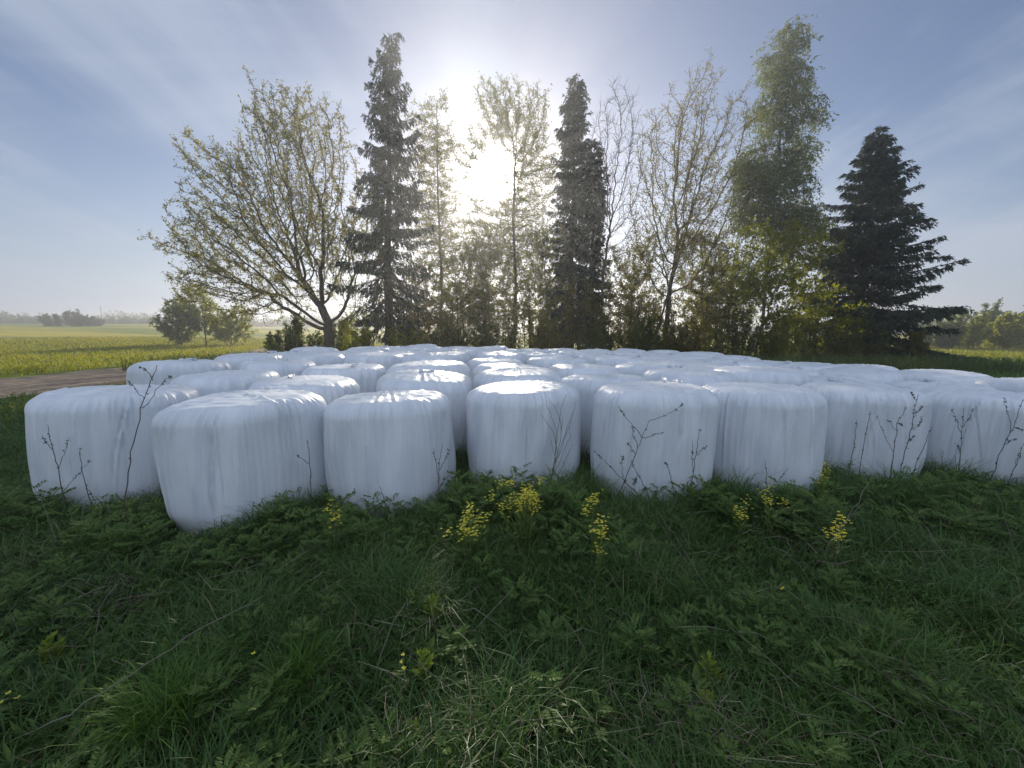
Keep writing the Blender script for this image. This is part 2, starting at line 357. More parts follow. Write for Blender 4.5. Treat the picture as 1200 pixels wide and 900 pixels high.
def bales():
    r = np.random.default_rng(5)
    # front row: each with a wrap of its own
    protos = []
    tailp = []
    for k in range(3):
        mb, uv = film_tail(70 + k); t = mb.build('film_tail', M['film'], uv=uv); COL.objects.unlink(t); tailp.append(t)
    def add_tail(o, k, x, y, rz, z=1.12):
        t = tailp[k].copy(); COL.objects.link(t); t.parent = o; t.location = (x, y, z); t.rotation_euler = (0, 0, rz)
    for i, (x, y, lab) in enumerate(FRONT):
        mb, uv = bale_mesh(100 + i, 300, 50, r0=[.62, .625, .63, .61, .612, .625, .62, .63][i],
                           folds=[((.05, 4, .016), (.7, 3, .010)), ((-.25, 7, .011), (.45, 6, .008)), ((-.95, 4, .016), (.6, 3, .008)), ((.5, 4, .008), (-.5, 3, .008)), ((.55, 4, .012), (-.7, 4, .010)), ((-.55, 5, .014), (.5, 3, .010)), ((.2, 5, .010), (-.7, 3, .012)), ((-.3, 4, .010), (-.9, 3, .012))][i])
        o = mb.build('wrapped_bale', M['film'], uv=uv)
        o.location = (x, y, float(ground_z(x, y)) - .012); o.rotation_euler = (.014 * math.sin(i * 2.1), .016 * math.cos(i * 1.7), r.normal() * .08 - math.atan2(x, y))
        tag(o, lab, 'bale', GRP); bale_xy.append((x, y))
        if i in (1, 4): add_tail(o, i % 3, .2, .25, r.random() * 6)
    for k in range(6):
        mb, uv = bale_mesh(200 + k, 150, 28, folds=((r.random() * 6, 4, .014), (r.random() * 6, 4, .012), (r.random() * 6, 3, .014)))
        o = mb.build('wrapped_bale', M['film'], uv=uv); COL.objects.unlink(o); protos.append(o)
    rows = [[(-4.02, 5.42), (-2.70, 4.98), (-1.20, 5.24), (.08, 5.66), (1.30, 5.46), (2.60, 5.70), (3.90, 6.05), (5.28, 6.12), (6.60, 5.92), (7.90, 5.70)],
            [(-5.45, 6.35), (-4.1, 6.74), (-2.75, 6.28), (-1.40, 6.52), (-.05, 6.94), (1.26, 6.76), (2.56, 7.0), (3.88, 7.32), (5.2, 7.42), (6.52, 7.24), (7.82, 7.0)]]
    y0 = 8.2
    for k in range(6):
        n = [11, 10, 10, 9, 9, 8][k]
        x0 = [-5.55, -5.6, -5.5, -4.5, -4.2, -3.4][k]
        rows.append([(x0 + 1.31 * i + r.normal() * .025, y0 + .10 * math.sin(i * 1.9 + k) + .012 * i + r.normal() * .03) for i in range(n)])
        y0 += 1.29
    for ri, row in enumerate(rows):
        for i, (x, y) in enumerate(row):
            lab = 'white wrapped bale in the %s row from the front, %s from that row\'s left end' % (ORD[ri + 1], ORD[i])
            o = put_bale(protos[int(r.integers(6))], x, y, r.random() * 6.28, r.uniform(.985, 1.035), lab)
            bale_xy.append((x, y))
            if r.random() < .28: add_tail(o, int(r.integers(3)), r.uniform(-.35, .35), r.uniform(-.35, .35), r.random() * 6)
bales()
BXY = np.array(bale_xy)
def clear_of_bales(x, y, m=.60):
    ok = np.ones(len(x), bool)
    for bx, by in bale_xy: ok &= (x - bx) ** 2 + (y - by) ** 2 > m * m
    return ok

# ------------------------------------------------------------------ trees
def colonize(r, trunk, attr, D, di, dk, iters=160, grav=(0, 0, 0), maxn=9000, jit=.12, maxch=3):
    P = np.zeros((maxn, 3)); par = np.full(maxn, -1); nch = np.zeros(maxn, int); last = np.zeros((maxn, 3))
    n = len(trunk); P[:n] = trunk; par[1:n] = np.arange(n - 1); nch[:n - 1] = 1
    last[:n - 1] = nrm(np.diff(trunk, axis=0))
    d = np.linalg.norm(attr[:, None] - P[None, :n], axis=-1); ni = d.argmin(1); nd = d.min(1)
    alive = np.ones(len(attr), bool); g = np.asarray(grav, float)
    for it in range(iters):
        act = alive & (nd < (di if it > 8 else di * 2.5))
        if not act.any() or n > maxn - 600: break
        acc = np.zeros((n, 3)); np.add.at(acc, ni[act], nrm(attr[act] - P[ni[act]]))
        idx = np.unique(ni[act]); idx = idx[nch[idx] < maxch]
        if len(idx) == 0: break
        v = nrm(nrm(acc[idx]) + g + r.normal(size=(len(idx), 3)) * jit)
        keep = ~((nch[idx] > 0) & ((v * last[idx]).sum(1) > .93)); idx, v = idx[keep], v[keep]
        if len(idx) == 0: break
        m = len(idx); new = P[idx] + D * v
        P[n:n + m] = new; par[n:n + m] = idx; nch[idx] += 1; last[idx] = v
        dd = np.linalg.norm(attr[:, None] - new[None], axis=-1); j = dd.argmin(1); dm = dd.min(1)
        b = dm < nd; ni[b] = n + j[b]; nd[b] = dm[b]; alive &= nd > dk; n += m
    return P[:n].copy(), par[:n].copy()
def tree_radii(P, par, r0, ex):
    n = len(P); s = np.zeros(n); cnt = np.zeros(n, int)
    for i in range(n - 1, -1, -1):
        if cnt[i] == 0: s[i] = r0 ** ex
        if par[i] >= 0: s[par[i]] += s[i]; cnt[par[i]] += 1
    return s ** (1 / ex), cnt
def wood(mb, P, par, R, minr=0.0, flare=1.0):
    n = len(P); ch = [[] for _ in range(n)]
    for i in range(1, n):
        if par[i] >= 0: ch[par[i]].append(i)
    stack = [0]
    while stack:
        s = stack.pop(); chain = [s]
        if par[s] >= 0: chain = [par[s], s]
        c = s
        while ch[c]:
            k = sorted(ch[c], key=lambda q: -R[q]); stack += k[1:]; c = k[0]; chain.append(c)
        if len(chain) < 2: continue
        rr = R[chain].copy()
        if par[s] >= 0: rr[0] = rr[1]
        elif flare != 1: rr[0] *= flare; rr[1] *= 1 + (flare - 1) * .3
        m = rr.max()
        tube(mb, P[chain], np.maximum(rr, minr), 10 if m > .15 else (6 if m > .05 else (4 if m > .02 else 3)))
def ellips(r, n, parts, clump=0):
    out = []
    w = np.array([p[6] if len(p) > 6 else p[3] * p[4] * p[5] for p in parts], float); w /= w.sum()
    for p, k in zip(parts, (w * n).astype(int)):
        q = nrm(r.normal(size=(k, 3))) * (r.random((k, 1)) ** .42)
        q = q * np.array(p[3:6]) + np.array(p[:3])
        if clump:
            m = max(3, k // clump[0]); c = q[:m]; q = c[r.integers(m, size=k)] + r.normal(size=(k, 3)) * clump[1]
        out.append(q)
    return np.concatenate(out)
def twigs_and_leaves(r, mw, ml, P, par, R, thr, per, tl, lk, ll, droop=0., out=.7, up=.15, rad=.006, sel=1., lw=.6):
    idx = np.nonzero((R < thr) & (par >= 0))[0]
    if sel < 1: idx = idx[r.random(len(idx)) < sel]
    idx = np.repeat(idx, per); n = len(idx)
    base = P[idx] + (P[par[idx]] - P[idx]) * r.random((n, 1))
    d = nrm(nrm(P[idx] - P[par[idx]]) * out + nrm(r.normal(size=(n, 3))) * .75 + np.array([0, 0, up]))
    L = r.uniform(tl[0], tl[1], (n, 1))
    mid = base + d * L * .5
    d2 = nrm(d + np.array([0, 0, -droop]) + r.normal(size=(n, 3)) * .25); end = mid + d2 * L * .5
    if mw is not None:
        prisms(mw, base, mid, rad, rad * .75, r); prisms(mw, mid, end, rad * .75, rad * .35, r)
    if ml is not None and lk > 0:
        t = r.random((n, lk, 1)) ** .7
        C = np.where(t < .5, base[:, None] + (mid - base)[:, None] * t * 2, mid[:, None] + (end - mid)[:, None] * (t * 2 - 1)).reshape(-1, 3)
        U = nrm(np.repeat(d2, lk, 0) * .5 + r.normal(size=(n * lk, 3)) + np.array([0, 0, -droop * .5]))
        s = r.uniform(ll[0], ll[1], n * lk)
        leaves(ml, C + r.normal(size=C.shape) * .02, U, s, s * lw, r)
def finish_tree(root, mw, ml, bark, leaf, loc):
    mw.build('trunk', bark, root, loc=loc)
    if ml is not None and ml.n: ml.build('crown', leaf, root, smooth=False, loc=loc)
def broadleaf(name, label, cat, x, y, seed, trunk, parts, natt, D, leaf, bark='bark', di=3.0, dk=.9, grav=(0, 0, .03), r0=.011, ex=2.25,
              thr=.03, per=3, tl=(.25, .6), lk=5, ll=(.06, .11), droop=0., up=.15, rad=.006, flare=1.35, sel=1., maxn=9000, group=None, jit=.12, iters=160, clump=0):
    r = np.random.default_rng(seed); z = float(ground_z(x, y)) - .05
    loc = (x, y, z)
    root = thing(name, label, cat, loc, group)
    mw, ml = MB(), MB()
    tr = np.array(trunk, float)
    seg = np.concatenate([[0], np.cumsum(np.linalg.norm(np.diff(tr, axis=0), axis=1))]); s = np.arange(0, seg[-1], D)
    tp = np.stack([np.interp(s, seg, tr[:, k]) for k in range(3)], 1) + np.array(loc)
    att = ellips(r, natt, parts, clump) + np.array([x, y, z])
    P, par = colonize(r, tp, att, D, di, dk, iters=iters, grav=grav, maxn=maxn, jit=jit)
    R, cnt = tree_radii(P, par, r0, ex)
    Q = P.copy()
    for _ in range(2):
        m = par >= 0; acc = np.zeros_like(Q); c = np.zeros(len(Q))
        np.add.at(acc, par[m], Q[m]); np.add.at(c, par[m], 1); k = m & (c > 0)
        Q[k] = .5 * Q[k] + .25 * Q[par[k]] + .25 * acc[k] / c[k][:, None]
    wood(mw, Q, par, R, 0, flare)
    twigs_and_leaves(r, mw, ml, Q, par, R, thr, per, tl, lk, ll, droop, up=up, rad=rad, sel=sel)
    finish_tree(root, mw, ml, M[bark], M[leaf] if leaf else None, loc)
    return root
def spruce(label, x, y, h, rb, seed, z0=1.2, prof=.8, gap=.36, droop=.5, dens=1., lean=0., hang=.5, skirt=0., side=None, group='spruces in the row of trees'):
    r = np.random.default_rng(seed); z = float(ground_z(x, y)) - .05; loc = (x, y, z)
    root = thing('spruce_tree', label, 'tree', loc, group)
    mw, ml = MB(), MB(); base = np.array(loc)
    zs = np.linspace(0, h, 24); ax = lambda q: np.stack([lean * (q / h) ** 1.3 * h + .06 * np.sin(q * .7), .05 * np.sin(q * .9 + 1), q], -1)
    tube(mw, ax(zs) + base, np.maximum(.016 * h * (1 - zs / h) ** .85, .012), 9)
    q = z0
    while q < h - .15:
        t = (q - z0) / (h - z0)
        env = rb * ((1 - t) ** prof) * (1 + skirt * math.exp(-t * 6)) + .12
        nb = int(r.integers(4, 7)) if t < .93 else 4
        a0 = r.random() * 6.28
        for b in range(nb):
            az = a0 + b * 2 * PI / nb + r.normal() * .25
            L = env * r.uniform(.38, 1.18)
            if side is not None: L *= 1 + side[0] * math.cos(az - side[1])
            dv = np.array([math.cos(az), math.sin(az), 0])
            s = np.linspace(0, 1, 9)
            e0 = .55 * t - .1 - droop * (1 - t) * .35           # slope at the stem
            dj = droop * r.uniform(.55, 1.5); ej = r.normal() * .17
            zc = L * ((e0 + ej) * s - dj * .55 * s * s * (1 - .5 * t) + dj * .42 * s ** 3)
            O = ax(np.array([q + r.uniform(-.9, .9) * gap]))[0] + base
            bend = r.normal() * .12
            pv = np.array([-dv[1], dv[0], 0])
            C = O + dv * (L * s)[:, None] + np.array([0, 0, 1]) * zc[:, None] + pv * (bend * L * s * s)[:, None]
            tube(mw, C, np.linspace(.010 + .009 * L, .005, 9), 4)
            m = max(6, int(L * 17 * dens))
            ts = r.uniform(.10, 1, m) ** .85
            B = np.stack([np.interp(ts, s, C[:, k]) for k in range(3)], 1)
            sg = np.where(r.random(m) < .5, 1, -1)[:, None]
            ln = (.16 + .30 * L * (1 - ts) * .55 + .10 * r.random(m))[:, None]
            dd = nrm(dv * .8 + pv * sg * r.uniform(.5, 1.1, (m, 1)) + np.array([0, 0, -hang * 1.2 * (1 - .6 * t)]) * r.uniform(.4, 1.6, (m, 1)))
            # side shoots carrying needles, bending down
            for k in range(6):
                f0 = k / 6
                S = B + dd * ln * f0 + np.array([0, 0, -hang * .5]) * ln * f0 * f0
                U = nrm(dd + np.array([0, 0, -hang * f0]) + r.normal(size=(m, 3)) * .35)
                leaves(ml, S, U, r.uniform(.15, .28, m), r.uniform(.045, .085, m), r, mid=.4)
            # needles on the branch itself
            m2 = int(L * 22 * dens) + 6
            t2 = r.random(m2); B2 = np.stack([np.interp(t2, s, C[:, k]) for k in range(3)], 1)
            leaves(ml, B2, nrm(dv + r.normal(size=(m2, 3)) * .55), r.uniform(.12, .24, m2), r.uniform(.03, .06, m2), r)
        q += gap * (1 - .45 * t) * r.uniform(.8, 1.2)
    tip = ax(np.array([h]))[0] + base
    leaves(ml, np.repeat(tip[None], 14, 0) - np.array([0, 0, 1]) * r.random((14, 1)) * .5, nrm(r.normal(size=(14, 3)) * .5 + np.array([0, 0, 1.2])), .25, .05, r)
    finish_tree(root, mw, ml, M['bark_spruce'], M['needle'], loc)
def shrub(name, label, cat, x, y, h, w, seed, leaf, stems=9, tw=16, lk=9, ll=(.06, .12), group=None, depth=None, rad=.018, tall=.25, lean=0., spread=.3, fill=.25):
    r = np.random.default_rng(seed); z = float(ground_z(x, y)) - .04; loc = (x, y, z); base = np.array(loc)
    root = thing(name, label, cat, loc, group); mw, ml = MB(), MB(); depth = depth or w * .8
    s = np.linspace(0, 1, 8)
    for i in range(stems):
        a = r.random() * 6.28; q = math.sqrt(r.random()); ex, ey = math.cos(a) * q, math.sin(a) * q
        hh = h * (1 - tall * r.random() - (.45 if tall < .3 else .28) * q ** 2)
        b0 = base + np.array([ex * w * .5 * spread, ey * depth * .5 * spread, 0])
        tip = base + np.array([ex * w * .5 + lean * h, ey * depth * .5, hh])
        c = b0 + (tip - b0) * np.stack([s ** 1.35, s ** 1.35, s ** .85], -1) + np.sin(s[:, None] * 5 + r.random(3) * 6) * .04 * h * .2 * s[:, None]
        tube(mw, c, np.linspace(rad * (.6 + .12 * h), .006, 8), 5)
        ts = fill + (1 - fill) * r.random(tw); B = np.stack([np.interp(ts, s, c[:, k]) for k in range(3)], 1)
        d = nrm(r.normal(size=(tw, 3)) * .8 + np.array([0, 0, .5]) + np.array([ex, ey, 0]) * .3)
        L = r.uniform(.1, .26, (tw, 1)) * (h * .55 + w * .25) * (1.15 - .7 * ts[:, None])
        E = B + d * L; prisms(mw, B, E, .007, .003, r)
        t = r.random((tw, lk, 1)); C = (B[:, None] + (E - B)[:, None] * t).reshape(-1, 3) + r.normal(size=(tw * lk, 3)) * .05 * (.5 + .12 * h)
        U = nrm(r.normal(size=(tw * lk, 3)) + np.array([0, 0, .25])); S = r.uniform(ll[0], ll[1], tw * lk)
        leaves(ml, C, U, S, S * .6, r)
    mw.build('stems', M['bark'], root, loc=loc); ml.build('foliage', M[leaf], root, smooth=False, loc=loc)
    return root

def gx(px, y): return float(at(px, 400, y)[0])

def trees():
    # wide oak on the left of the row
    broadleaf('oak_tree', 'broad spreading oak with thin young leaves, left end of the tree row', 'tree', gx(386, 27), 27, 3,
              [(0, 0, 0), (.02, 0, 1.2), (-.03, .02, 2.5)],
              [(-3.2, .2, 7.8, 6.2, 5.0, 4.6), (-1.2, 0, 11.6, 4.2, 4.0, 5.2), (-7.8, .5, 6.4, 3.8, 3.6, 2.6), (1.6, 0, 8.0, 2.6, 3.4, 4.8), (-4.0, -.5, 4.0, 4.4, 3.4, 1.5), (-4.8, 0, 11.2, 3.2, 3.4, 3.0), (-1.6, 0, 14.6, 3.2, 3.0, 2.9)], 9500, .25, 'leaf_oak',
              di=3.4, dk=.46, r0=.0115, ex=2.12, per=3, tl=(.2, .5), lk=5, ll=(.07, .14), maxn=26000, grav=(0, 0, .01), iters=260, clump=(36, .55), jit=.2)
    spruce('tall old spruce with hanging boughs beside the broad oak', gx(455, 26), 26, 19.6, 3.5, 21, z0=2.0, prof=.66, gap=.47, droop=.75, hang=1.05, lean=.045)
    # slender aspens around the sun
    broadleaf('aspen_tree', 'slender pale leaved aspen just right of the tall old spruce', 'tree', gx(517, 29), 29, 31, [(0, 0, 0), (.1, 0, 6), (0, 0, 12), (.1, 0, 17.8)],
              [(-.1, 0, 13.4, 1.6, 1.6, 5.4), (0, 0, 8, 2.5, 2.2, 4)], 3400, .22, 'leaf_aspen', di=2.2, dk=.34, r0=.007, per=4, tl=(.2, .5), lk=4, ll=(.07, .13), clump=(40, .4), grav=(0, 0, .1), group='aspens in the row of trees')
    broadleaf('aspen_tree', 'rounded budding aspen standing straight in front of the sun', 'tree', gx(603, 30), 30, 32, [(0, 0, 0), (.1, 0, 5), (-.1, 0, 10), (0, 0, 14)],
              [(-.3, 0, 17.4, 2.7, 2.2, 1.8), (1.6, 0, 13.6, 1.7, 1.9, 3.0), (-3.0, .3, 14.2, .7, 1.1, 2.2), (-.5, 0, 8.6, 3.2, 2.4, 3.3), (-.9, 0, 10.9, 1.7, 1.4, .6)], 6400, .23, 'leaf_aspen', di=2.4, dk=.38, r0=.007, per=4, tl=(.2, .55), lk=4, ll=(.07, .13), grav=(0, 0, .1), group='aspens in the row of trees', clump=(40, .45))
    spruce('narrow dark spruce just right of the sun', gx(668, 28), 28, 18.7, 2.3, 22, z0=1.6, prof=.58, gap=.29, droop=.6, hang=.7, lean=.002)
    spruce('shorter dark spruce close beside the narrow one, under the bare tree', gx(692, 28.8), 28.8, 15.0, 1.35, 23, z0=1.6, prof=.42, gap=.32, droop=.6, hang=.7)
    broadleaf('ash_tree', 'bare leafless ash with upright limbs beside the narrow dark spruces', 'tree', gx(704, 27.2), 27.2, 33, [(0, 0, 0), (0, 0, 5), (.2, 0, 8)],
              [(.6, 0, 13.0, 2.1, 1.8, 5.2), (1.2, 0, 9.5, 1.6, 1.4, 3)], 1100, .28, None, di=3, dk=.5, r0=.010, per=3, tl=(.3, .8), lk=0, rad=.009, grav=(0, 0, .12))
    broadleaf('maple_tree', 'tall budding maple with several leaning trunks, left of the birch', 'tree', gx(778, 27), 27, 34, [(0, 0, 0), (.15, 0, 2.5), (.2, 0, 5)],
              [(.9, 0, 12.5, 3.9, 3.2, 5.4), (.6, 0, 8, 3.4, 3, 3.5), (2.6, 0, 11, 2.4, 2.2, 4), (-2, 0, 9.5, 1.7, 2, 4)], 4200, .27, 'leaf_oak', di=3.2, dk=.5, r0=.0105, per=3, tl=(.25, .6), lk=3, ll=(.07, .13), grav=(0, 0, .07), iters=200, clump=(36, .5), jit=.18)
    broadleaf('alder_tree', 'thin alder leaning right in front of the budding maple', 'tree', gx(765, 26), 26, 35, [(0, 0, 0), (.3, 0, 2), (1.0, 0, 5), (1.9, 0, 8.5), (2.3, 0, 11)],
              [(2.2, 0, 10, 1.6, 1.6, 3.6), (1.2, 0, 7, 1.2, 1.2, 2)], 1100, .26, 'leaf_brown', di=2.2, dk=.45, r0=.008, per=3, tl=(.2, .5), lk=4, ll=(.06, .11), grav=(0, 0, .08))
    broadleaf('birch_tree', 'tallest tree, a narrow weeping birch right of the budding maple', 'tree', gx(892, 26), 26, 36, [(0, 0, 0), (.0, 0, 6), (.15, 0, 12), (.15, 0, 17), (.3, 0, 20.3)],
              [(.35, 0, 18.4, 1.6, 1.5, 2.1), (-.2, 0, 16.2, 1.6, 1.6, 1.7), (.5, 0, 13.6, 2.0, 1.9, 2.0), (-.5, 0, 11.8, 1.9, 1.9, 2.3), (.3, 0, 9.0, 2.7, 2.2, 2.8), (.5, 0, 19.9, .9, .9, 1.0)], 3600, .24, 'leaf_birch', bark='bark_birch', di=2.2, dk=.38, r0=.007, per=4, tl=(.5, 1.15), lk=9,
              ll=(.09, .16), droop=1.3, up=-.1, grav=(0, 0, .05), rad=.005, clump=(70, .38), jit=.2)
    broadleaf('bird_cherry_tree', 'bright yellow green bird cherry in front of the birch foot', 'tree', gx(884, 23.6), 23.6, 37, [(0, 0, 0), (.1, 0, 1), (.3, 0, 2.2)],
              [(1.6, 0, 4.2, 3.0, 1.7, 3.2), (2.8, -.2, 5.8, 2.0, 1.5, 2.6), (3.8, 0, 3.2, 1.6, 1.4, 2.2), (.4, 0, 6.6, 1.6, 1.4, 2.4)], 2200, .24, 'leaf_fresh', di=2.4, dk=.42, r0=.007, per=4, tl=(.25, .7), lk=5, ll=(.11, .20), droop=.6, up=0, clump=(50, .34), jit=.2)
    spruce('wide dark blue green spruce at the right end of the tree row', gx(1003, 24.5), 24.5, 13.8, 4.6, 24, z0=.4, prof=.84, gap=.235, droop=.3, hang=.55, dens=1.3, skirt=.10, lean=-.012, side=(.10, 0))
    for i, (px, y, h, w, leaf, lab) in enumerate([
            (542, 27.5, 8.6, 2.0, 'leaf_aspen', 'pale young aspen with its crown just left below the sun'),
            (572, 29, 9.2, 1.9, 'leaf_oak', 'young tree with an open crown straight below the sun'),
            (640, 28.5, 9.6, 1.9, 'leaf_aspen', 'pale young tree between the sun and the narrow dark spruce'),
            (738, 28, 9.0, 2.1, 'leaf_brown', 'brownish young tree between the bare ash and the maple'),
            (820, 27.5, 9.4, 2.2, 'leaf_oak', 'young open crowned tree right of the budding maple'),
            (852, 27, 8.4, 2.0, 'leaf_fresh', 'yellow green young tree between the maple and the birch'),
            (490, 27.8, 7.2, 1.9, 'leaf_brown', 'brownish young tree at the right foot of the tall old spruce')]):
        broadleaf('young_tree', lab, 'tree', gx(px, y), y, 180 + i, [(0, 0, 0), (.1, 0, 1.6), (0, .1, h * .5)], [(0, 0, h * .62, w, w * .9, h * .36), (.3, 0, h * .36, w * 1.1, w, h * .26)], 2000, .24, leaf,
                  di=2.2, dk=.4, r0=.007, per=4, tl=(.2, .5), lk=6, ll=(.07, .14), grav=(0, 0, .08), clump=(40, .4), group='young trees between the big trees', maxn=6000)
    # saplings between the big trees, behind the bales
    for i, (px, y, h, w, leaf, lab) in enumerate([
            (500, 27.2, 5.0, 3.2, 'leaf_brown', 'dense dark bush round the foot of the tall old spruce'),
            (545, 26.5, 6.6, 2.6, 'leaf_aspen', 'light young aspen thicket below the slender pale aspen'),
            (585, 28, 8.6, 2.8, 'leaf_oak', 'tall thin saplings directly below the sun'),
            (628, 27, 7.6, 2.8, 'leaf_aspen', 'pale green saplings below the sun and left of the narrow dark spruce'),
            (668, 26, 6.4, 3.0, 'leaf_brown', 'brownish bush at the foot of the narrow dark spruce'),
            (722, 25.5, 6.6, 3.0, 'leaf_brown', 'brownish saplings at the foot of the bare ash'),
            (760, 27, 6.2, 2.6, 'leaf_oak', 'light budding saplings at the foot of the maple'),
            (838, 25.6, 7.6, 3.2, 'leaf_brown', 'olive saplings between the maple and the bird cherry')]):
        shrub('sapling_thicket', lab, 'saplings', gx(px, y), y, h * 1.0, w * 1.6, 50 + i, leaf, stems=19, tw=30, lk=9, ll=(.08, .17), group='saplings between the big trees', tall=.42, spread=.75, fill=.06)
    for i, (px, y, h, w, leaf, lab) in enumerate([
            (352, 26.5, 2.3, 2.6, 'leaf_bush', 'low green bush left of the oak trunk'),
            (415, 25.5, 2.6, 2.8, 'leaf_fresh', 'sunlit green bush between the oak and the tall old spruce'),
            (395, 28, 2.2, 3, 'leaf_bush', 'dark low bush hiding the foot of the oak'),
            (470, 25, 2.0, 2.6, 'leaf_fresh', 'low light green bush in front of the tall old spruce'),
            (525, 24.5, 1.9, 2.8, 'leaf_bush', 'low bush in front of the slender pale aspen'),
            (580, 24, 2.2, 3.0, 'leaf_bush', 'low bush behind the bales straight below the sun'),
            (640, 24, 2.2, 3.0, 'leaf_brown', 'low brownish bush below the narrow dark spruce'),
            (700, 23.6, 2.2, 3.0, 'leaf_bush', 'low bush below the bare ash'),
            (752, 23.4, 2.1, 2.6, 'leaf_bush', 'low bush below the leaning alder'),
            (815, 23.2, 2.2, 2.8, 'leaf_brown', 'low olive bush left of the bird cherry'),
            (915, 22.4, 2.3, 2.6, 'leaf_fresh', 'bright leafy bush at the foot of the bird cherry'),
            (960, 22.6, 2.6, 2.8, 'leaf_bush', 'dark bush between the bird cherry and the wide spruce'),
            (1010, 22.4, 2.0, 2.8, 'leaf_bush', 'low dark bush in front of the wide spruce'),
            (862, 23.0, 2.4, 2.8, 'leaf_bush', 'bush behind the bales at the left foot of the bird cherry'),
            (330, 25, 1.5, 2.4, 'leaf_bush', 'lowest bush at the left end of the tree row'),
            (782, 24.5, 2.6, 2.8, 'leaf_brown', 'brownish bush at the foot of the budding maple'),
            (1072, 21.8, 1.5, 1.3, 'leaf_brown', 'small pale dry bush at the right foot of the wide spruce')]):
        shrub('bush', lab, 'bush', gx(px, y), y, h * 1.35, w * 1.15, 80 + i, leaf, stems=16, tw=26, lk=10, ll=(.09, .17), group='bushes along the foot of the trees', spread=.6, fill=.05)
    # little group of trees out on the field
    y = 46
    for i, (px, h, w, leaf, lab) in enumerate([(212, 5.6, 4.6, 'leaf_bush', 'loose willow with thin crown, left of the field tree pair'), (236, 6.4, 6.0, 'leaf_fresh', 'rounded green willow standing out on the field left of the oak'), (262, 5.0, 4.6, 'leaf_fresh', 'smaller light green willow between the rounded willow and the oak')]):
        broadleaf('willow_tree', lab, 'tree', gx(px, y), y + i * .6, 120 + i, [(0, 0, 0), (.1, 0, 1.0)], [(0, 0, h * .62, w * .5, w * .45, h * .36), (.3, 0, h * .4, w * .45, w * .4, h * .28)], 1100, .26, leaf, di=2.5, dk=.4, r0=.008, per=4, tl=(.2, .5), lk=9, ll=(.10, .18), clump=(40, .4), group='small trees out on the field')
    # far right
    for i, (px, y, h, w, leaf, lab) in enumerate([
            (1098, 46, 3.9, 4.4, 'leaf_bush', 'grey green bush showing just right of the wide spruce'),
            (1128, 47, 4.2, 4.2, 'leaf_fresh', 'light green rounded bush beyond the right hand meadow'),
            (1158, 50, 5.0, 3.8, 'leaf_birch', 'taller loose young tree rising from the far bushes on the right'),
            (1180, 46, 3.6, 4.0, 'leaf_fresh', 'low light bush beside the lit strip of meadow'),
            (1208, 48, 5.0, 4.0, 'leaf_birch', 'dark leafy young tree cut by the right picture edge')]):
        shrub('field_bush', lab, 'bush', gx(px, y), y, h * 1.25, w * 1.15, 140 + i, leaf, stems=26, tw=30, lk=16, ll=(.14, .24), group='bushes beyond the meadow on the right', spread=.6, fill=.08)
    # far left: willow clump and woods on the horizon
    shrub('field_bush', 'wide grey green bush far out on the yellow field', 'bush', gx(82, 120), 120, 5.4, 15, 160, 'far_leaf', stems=30, tw=26, lk=12, ll=(.25, .45), depth=8, spread=.8, fill=.05)
    shrub('field_bush', 'lower bush at the right of the wide grey green bush on the field', 'bush', gx(108, 128), 128, 3.6, 9, 161, 'far_leaf', stems=22, tw=22, lk=12, ll=(.25, .45), depth=6, spread=.8, fill=.05)
trees()

def far_woods():
    r = np.random.default_rng(9); mb = MB()
    def belt(x0, x1, y0, y1, hmin, hmax, n, sz):
        for i in range(n):
            t = i / n; x = x0 + (x1 - x0) * t + r.normal() * 3; y = y0 + (y1 - y0) * t + r.normal() * 6
            h = r.uniform(hmin, hmax) * (1 + .25 * math.sin(t * 23) + .15 * math.sin(t * 61)); w = h * r.uniform(.28, .5); z = float(ground_z(x, y))
            k = 90
            q = nrm(r.normal(size=(k, 3))) * r.random((k, 1)) ** .35 * np.array([w, w, h * .5]) + np.array([x, y, z + h * .52])
            leaves(mb, q, nrm(r.normal(size=(k, 3))), r.uniform(.6, 1.2, k) * sz, r.uniform(.5, .9, k) * sz, r)
    belt(-420, -90, 225, 262, 5, 8, 190, 1.5)
    belt(-330, -60, 320, 360, 8, 12, 120, 2.0); belt(-290, -228, 190, 200, 3.5, 5.5, 24, 1.3); belt(-320, -70, 165, 205, 2.5, 4.2, 150, 1.1)
    belt(-120, 140, 400, 420, 9, 14, 60, 2.4)
    belt(160, 420, 260, 300, 8, 13, 70, 2.2)
    belt(420, 620, 300, 100, 8, 13, 50, 2.2)
    belt(-700, -460, 100, 340, 8, 13, 60, 2.4)
    tag(mb.build('far_woods', M['far_leaf'], smooth=False), 'low hazy line of woods along the horizon beyond the fields', 'woods', kind='stuff')
    mp = MB(); p = at(121, 386, 300); x, y = p[0], p[1]; z = float(ground_z(x, y))
    tube(mp, [(x, y, z - 1), (x, y, z + 8), (x, y, z + 17)], [.4, .35, .25], 6)
    tube(mp, [(x - 1.2, y, z + 15.5), (x + 1.2, y, z + 15.5)], [.15, .15], 5)
    tag(mp.build('utility_pole', M['bark'], loc=(x, y, z)), 'single thin pole rising above the far woods on the left', 'pole')
far_woods()

